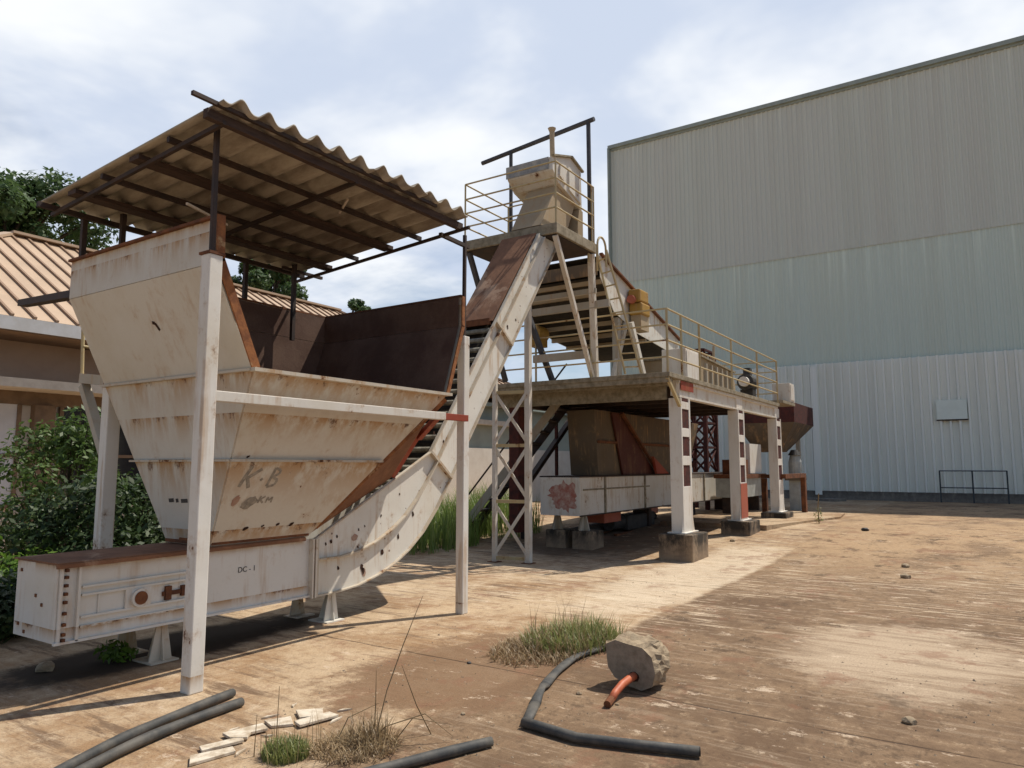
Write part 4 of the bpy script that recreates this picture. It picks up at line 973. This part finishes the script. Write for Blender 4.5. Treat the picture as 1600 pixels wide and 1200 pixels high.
for pts in (((3.22,3.08,0),(3.30,3.06,.28),(3.40,3.03,.52),(3.52,2.98,.80)), ((3.52,2.9,0),(3.44,2.95,.18),(3.36,3.0,.42)), ((3.24,3.1,0),(3.25,3.1,.2),(3.25,3.1,.40)), ((3.2,3.1,0),(3.25,3.02,.10),(3.4,2.85,.16),(3.5,2.72,.03)), ((3.3,3.0,0),(3.35,2.9,.14),(3.48,2.74,.10)), ((2.95,3.6,0),(2.96,3.6,.3)), ((2.72,3.5,0),(2.73,3.5,.22)), ((3.08,3.25,0),(3.15,3.22,.14),(3.3,3.12,.20))):
    MB().tube(pts, [.0035]*(len(pts)-1)+[.0015], 5).build('tall_stalk', 'dry', tf)
tf = thing('weed', 'small leafy weed growing by the trough foot', 'weed', (3.32,6.18,0))
leaves([((3.32,6.12,.08),(.13,.12,.10)),((3.38,6.05,.06),(.1,.1,.07))], 260, .03).build('foliage', 'leafB', tf, fix=False)
MB().tube([(3.32,6.15,0),(3.33,6.12,.12)], .006, 5).build('stem', 'bark', tf)
tf = thing('weed', 'thin lone weed stalk on the pale concrete near the farthest pillar', 'weed', (18.0,3.4,.27))
MB().tube([(18.0,3.4,.26),(18.05,3.42,.62),(18.0,3.38,.95)], .012, 5).build('stem', 'dry', tf); leaves([((18.0,3.4,.45),(.12,.12,.2))], 60, .03).build('foliage', 'grass', tf, fix=False)

# ------------------------------------------------------------------ loose things on the yard
def hose(label, pts, r, flat=1., name='rubber_hose', bore=True, split=None):
    t = thing(name, label, 'hose', pts[0], 'grey rubber hoses on the yard')
    # smooth curve through points
    P = [Vector(p) for p in pts]; out = []
    for i in range(len(P)-1):
        p0, p1, p2, p3 = P[max(i-1,0)], P[i], P[i+1], P[min(i+2,len(P)-1)]
        for k in range(6):
            u = k/6; out.append(.5*((2*p1)+(p2-p0)*u+(2*p0-5*p1+4*p2-p3)*u*u+(3*p1-p0-3*p2+p3)*u**3))
    out.append(P[-1]); rr = [r*(1+.06*math.sin(i*.9)) for i in range(len(out))]
    MB().tube(out, rr, 12, flat).build('tube', 'hose', t, smooth=True)
    if bore:
        d = (out[-1]-out[-2]).normalized(); MB().tube([out[-1]-d*.004, out[-1]+d*.001], r*.7, 12, flat).build('bore', 'hosein', t)
    return t
hose('upper of the two hoses lying together at lower left', [(1.75,3.98,.036),(2.25,4.22,.036),(2.7,4.36,.036),(3.30,4.50,.030)], .030)
hose('lower of the two hoses lying together at lower left', [(1.8,3.90,.036),(2.3,4.11,.036),(2.75,4.22,.036),(3.21,4.28,.030)], .030)
hose('short cut hose end entering from the bottom edge', [(2.7,2.82,.034),(3.05,2.69,.034),(3.56,2.49,.029)], .029)
hose('kinked hose curling round the broken concrete lump', [(6.3,2.84,.02),(5.9,2.92,.022),(5.49,2.97,.026),(5.05,2.90,.026),(4.66,2.79,.024)], .038, .5, bore=False)
t = bpy.data.objects[[o.name for o in COL.objects if o.name.startswith('rubber_hose')][-1]]
MB().tube([(4.66,2.79,.024),(4.58,2.765,.03),(4.42,2.70,.028),(4.28,2.64,.02)], [.04,.027,.034,.042], 10, .5).build('flattened_kink', 'hose', t, smooth=True)
MB().tube([(4.28,2.64,.02),(4.1,2.56,.026),(3.94,2.49,.03)], [.038,.037,.034], 10, .55).build('flattened_kink', 'hose', t, smooth=True)
MB().tube([(3.92,2.50,.032),(3.90,2.36,.034),(3.87,2.10,.034),(3.95,1.80,.034),(4.06,1.44,.034)], [.030,.030,.028,.028,.028], 12).build('tube', 'hose', t, smooth=True)
MB().tube([(4.06,1.441,.034),(4.062,1.4365,.034)], .025, 12).build('bore', 'hosein', t)
# concrete lump with a pipe through it
ls = thing('concrete_lump', 'rough broken lump of concrete with a smooth face lying on the yard', 'concrete lump', (5.05,2.25,0))
face = [(2.44,.22),(2.445,.30),(2.37,.335),(2.28,.32),(2.16,.305),(2.09,.25),(2.065,.14),(2.09,.05),(2.17,.012),(2.28,.03),(2.38,.075),(2.43,.14)]
m = MB(); rings = 7; n = len(face)
fc = [Vector((4.96, y, z)) for y, z in face]; cen = Vector((4.96, 2.26, .17))
def subd(poly):
    out = []
    for a, b in zip(poly, poly[1:]+poly[:1]): out += [a, (a+b)/2]
    return out
fc = subd(subd(fc)); n = len(fc); vs = list(fc)
for k in range(1, rings+1):
    t = k/rings
    for p in fc:
        s = 1.06 - .32*max(0, t-.55)/.45 if t > .55 else 1 + .1*t
        q = cen + (p-cen)*s + Vector((.33*t, -.03*t, .03*t))
        nn = mnoise.noise_vector(q*13)*.035 + mnoise.noise_vector(q*34)*.016
        q += nn; q.z = max(.004, q.z); vs.append(q)
fs = [(k*n+i, k*n+(i+1) % n, (k+1)*n+(i+1) % n, (k+1)*n+i) for k in range(rings) for i in range(n)] + [tuple(rings*n+i for i in range(n))]
m.add(vs, fs); m.build('body', 'stone', ls)
m = MB(); m.add([p - Vector((.002,0,0)) for p in fc], [tuple(range(n))]); m.build('cut_face', 'stoneface', ls, fix=False)
m = MB(); p = [(4.956, y, z) for y, z in blob(2.225,.10,.04,.035,0,14,.15)]; m.add(p, [tuple(range(len(p)))]); m.build('pipe_hole', 'hole', ls, fix=False)
op = thing('orange_pipe', 'bent orange pipe stub poking out of the concrete lump', 'pipe', (4.7,2.25,0))
MB().tube([(4.99,2.225,.105),(4.88,2.225,.105),(4.78,2.235,.09),(4.68,2.24,.06),(4.60,2.235,.035)], [.028,.028,.027,.026,.026], 10).build('tube', 'orange', op, smooth=True)
MB().tube([(4.60,2.235,.035),(4.52,2.225,.024)], [.027,.026], 10).build('charred_tip', 'rust', op)
# pale boards
PC = dict(A=[(2.51,3.77),(2.72,3.69),(2.69,3.62),(2.44,3.67)], B=[(2.61,3.84),(2.84,3.77),(2.81,3.71),(2.58,3.77)], C=[(2.80,3.90),(3.04,3.84),(3.0,3.74),(2.90,3.77),(2.84,3.72),(2.78,3.80)],
          D=[(3.09,3.89),(3.23,3.81),(3.15,3.69),(3.05,3.77)], E=[(3.32,3.87),(3.44,3.75),(3.35,3.65),(3.24,3.74)], F=[(3.17,3.71),(3.41,3.655),(3.40,3.56),(3.14,3.62)])
LB = dict(A='nearest long pale board offcut, lowest of the broken boards', B='thin pale board offcut just above the lowest board', C='stepped pale board piece in the middle of the broken boards',
          D='small squarish board chip between the stepped piece and the upper boards', E='uppermost pale board piece of the broken boards', F='pale board strip beside the dead weed clump')
for i, k in enumerate(PC):
    z = .003 + .004*(i % 3); tag(MB().prism(PC[k], 'z', z, z+.016).build('board_piece', 'board', None, .002), LB[k], 'board', 'broken pale boards on the yard')
for px_, py_, a, L in ((2.66,3.58,.4,.11),(2.98,3.66,2.2,.08),(3.30,3.53,.2,.13),(3.48,3.66,-.5,.10),(2.86,3.93,.1,.09),(3.12,3.96,-.3,.12),(3.38,3.97,.5,.07)):
    c_, d_ = math.cos(a), math.sin(a); wd = .012
    m = MB(); m.prism([(px_,py_),(px_+c_*L*.6-d_*wd,py_+d_*L*.6-c_*wd*.4),(px_+c_*L,py_+d_*L),(px_+c_*L*.4-d_*wd*1.6,py_+d_*L*.4+c_*wd*1.6)], 'z', .003, .012)
    tag(m.build('board_splinter', 'board'), 'thin splinter of pale board scattered round the broken boards', 'splinter', 'splinters of broken board')
PB = [(12.87,1.21,.055,'board','pale pebble, farther of the two on the open yard'),(11.87,1.12,.065,'board','pale pebble, nearer of the two on the open yard'),(16.84,2.29,.07,'motor','dark stone out on the far yard near the warehouse'),
      (4.89,3.64,.018,'motor','tiny dark pebble left of the green tuft'),(4.68,2.52,.02,'stone','brown pebble between the kinked hose and the concrete lump'),(5.31,.53,.04,'board','flat white chip on the dark concrete at lower right'),
      (14.42,4.33,.05,'board','pale chip on the ground before the middle footing'),(4.62,2.2,.014,'board','small pale chip beside the orange pipe'),(3.9,2.95,.015,'stone','small pebble above the short hose end'),(2.9,6.3,.07,'board','pale stone under the tail plate of the trough')]
for x, y, r, mt, lab in PB:
    mt = {'board': 'stone'}.get(mt, mt)
    m = MB(); bm = bmesh.new(); bmesh.ops.create_icosphere(bm, subdivisions=2, radius=1)
    vs = []
    for v in bm.verts:
        q = v.co*(1+.35*mnoise.noise(v.co*1.7+Vector((x,y,0)))); vs.append((x+q.x*r, y+q.y*r*1.1, gz(x)+r*.35+max(-.36,q.z*.62)*r))
    m.add(vs, [tuple(v.index for v in f.verts) for f in bm.faces]); bm.free()
    tag(m.build('pebble', mt), lab, 'stone', 'loose stones on the yard')

m = MB()
for _ in range(2600):
    x = 2.2 + 9*R.random()**1.6; y = R.uniform(-.6, 4.6)*(.5 + x/9)
    if mnoise.noise(Vector((x*.9, y*.9, 3))) < R.uniform(-.35, .25): continue
    q = R.uniform(.0035, .010)*(1.7 if R.random() < .06 else 1); z = gz(x)
    a = R.uniform(0, PI); c, d = math.cos(a)*q, math.sin(a)*q
    m.add([(x-c,y-d,z),(x+d,y-c,z),(x+c*1.3,y+d*1.3,z),(x-d,y+c,z),(x+R.uniform(-.3,.3)*q,y+R.uniform(-.3,.3)*q,z+q*R.uniform(.5,1.1))], [(0,1,4),(1,2,4),(2,3,4),(3,0,4)])
tag(m.build('grit', 'gritm', fix=False), 'fine grit and crumbs of concrete scattered over the yard', 'grit', None, 'stuff')
m = MB()
for _ in range(500):
    x = R.gauss(3.3,.45); y = R.gauss(3.2,.32); a = R.uniform(0, 2*PI); L = R.uniform(.02,.11); z = .003
    m.add([(x,y,z),(x+.003,y+.002,z),(x+math.cos(a)*L,y+math.sin(a)*L,z+R.uniform(0,.02))], [(0,1,2)])
for _ in range(420):
    x = R.gauss(5.6,.5); y = R.gauss(3.3,.4); a = R.uniform(0, 2*PI); L = R.uniform(.02,.12); z = .003
    m.add([(x,y,z),(x+.003,y+.002,z),(x+math.cos(a)*L,y+math.sin(a)*L,z+R.uniform(0,.02))], [(0,1,2)])
tag(m.build('straw', 'dry', fix=False), 'broken dry straw strewn round the tufts', 'straw', None, 'stuff')
# ------------------------------------------------------------------ sky, sun, camera
AZ_S = math.radians(-28.6); EL = math.radians(60)
sd = Vector((math.cos(AZ_S)*math.cos(EL), math.sin(AZ_S)*math.cos(EL), math.sin(EL)))
w = bpy.data.worlds.new('World'); SC.world = w; w.use_nodes = True; nt = w.node_tree; nt.nodes.clear()
def wn(t, **k):
    n = nt.nodes.new(t)
    for a, b in k.items(): setattr(n, a, b)
    return n
sky = wn('ShaderNodeTexSky', sky_type='NISHITA', sun_disc=False, sun_elevation=EL, sun_rotation=math.radians(90)-AZ_S)
sky.air_density = 1.0; sky.dust_density = 1.2; sky.ozone_density = 1.2
tc = wn('ShaderNodeTexCoord'); sp = wn('ShaderNodeSeparateXYZ'); nt.links.new(tc.outputs['Generated'], sp.inputs[0])
mx = wn('ShaderNodeMath', operation='MAXIMUM'); nt.links.new(sp.outputs[2], mx.inputs[0]); mx.inputs[1].default_value = 0
ad = wn('ShaderNodeMath', operation='ADD'); nt.links.new(mx.outputs[0], ad.inputs[0]); ad.inputs[1].default_value = .16
cmb = wn('ShaderNodeCombineXYZ')
for i in (0,1):
    dv = wn('ShaderNodeMath', operation='DIVIDE'); nt.links.new(sp.outputs[i], dv.inputs[0]); nt.links.new(ad.outputs[0], dv.inputs[1]); nt.links.new(dv.outputs[0], cmb.inputs[i])
def cn(scale, loc, detail, rough, dist=0., sc=(1,1,1)):
    mp = wn('ShaderNodeMapping'); nt.links.new(cmb.outputs[0], mp.inputs[0]); mp.inputs['Location'].default_value = loc; mp.inputs['Scale'].default_value = sc
    n = wn('ShaderNodeTexNoise'); nt.links.new(mp.outputs[0], n.inputs[0]); n.inputs['Scale'].default_value = scale; n.inputs['Detail'].default_value = detail; n.inputs['Roughness'].default_value = rough; n.inputs['Distortion'].default_value = dist
    return n.outputs['Fac']
def mr(v, a, b, c=0., d=1.):
    n = wn('ShaderNodeMapRange', interpolation_type='SMOOTHSTEP'); nt.links.new(v, n.inputs[0])
    for i, q in enumerate((a,b,c,d)): n.inputs[1+i].default_value = q
    return n.outputs[0]
def mm(op, a, b):
    n = wn('ShaderNodeMath', operation=op)
    for i, q in enumerate((a,b)):
        if isinstance(q, bpy.types.NodeSocket): nt.links.new(q, n.inputs[i])
        else: n.inputs[i].default_value = q
    return n.outputs[0]
big = cn(.62, (1.3,4.1,0), 6, .52, .3); wisp = cn(2.6, (3.1,.7,0), 8, .6, .5, (1,.6,1))
# thicker cloud towards the sun side, clearer to the left
dt = wn('ShaderNodeVectorMath', operation='DOT_PRODUCT'); nt.links.new(tc.outputs['Generated'], dt.inputs[0]); dt.inputs[1].default_value = (.90,.20,.38)
cov = mm('ADD', mm('ADD', mm('MULTIPLY', big, .75), mm('MULTIPLY', wisp, .25)), mr(dt.outputs['Value'], -.2, .95, -.15, .13))
fac = mr(cov, .44, .635, .05, .97)
shade = mr(cn(1.5, (7.3,2.2,0), 5, .55, .2), .38, .64)
cc = wn('ShaderNodeMix', data_type='RGBA'); nt.links.new(shade, cc.inputs[0]); cc.inputs[6].default_value = (5.6,6.3,7.6,1); cc.inputs[7].default_value = (8.8,9.0,9.2,1)
mixs = wn('ShaderNodeMix', data_type='RGBA'); nt.links.new(fac, mixs.inputs[0]); nt.links.new(sky.outputs[0], mixs.inputs[6]); nt.links.new(cc.outputs[2], mixs.inputs[7])
bgd = wn('ShaderNodeBackground'); nt.links.new(mixs.outputs[2], bgd.inputs[0]); bgd.inputs[1].default_value = .115
ow = wn('ShaderNodeOutputWorld'); nt.links.new(bgd.outputs[0], ow.inputs[0])
sl = bpy.data.lights.new('sun', 'SUN'); sl.energy = 4.7; sl.angle = math.radians(.53); sl.color = (1,.93,.82)
so = bpy.data.objects.new('sun', sl); COL.objects.link(so); so.rotation_euler = sd.to_track_quat('Z', 'Y').to_euler(); so.location = (0,0,30)

F, HOR = 1130., 727.
cam = bpy.data.cameras.new('camera'); cam.sensor_width = 36; cam.lens = 36*F/1600; cam.clip_end = 2000; cam.clip_start = .05
co = bpy.data.objects.new('camera', cam); COL.objects.link(co); co.location = (0,0,1.6)
pit = math.atan((HOR-600)/F); az = math.radians(33.4)
co.rotation_euler = (PI/2 + pit, 0, az - PI/2)
SC.camera = co
SC.view_settings.view_transform = 'Standard'; SC.view_settings.look = 'None'; SC.view_settings.exposure = 0; SC.view_settings.gamma = 1
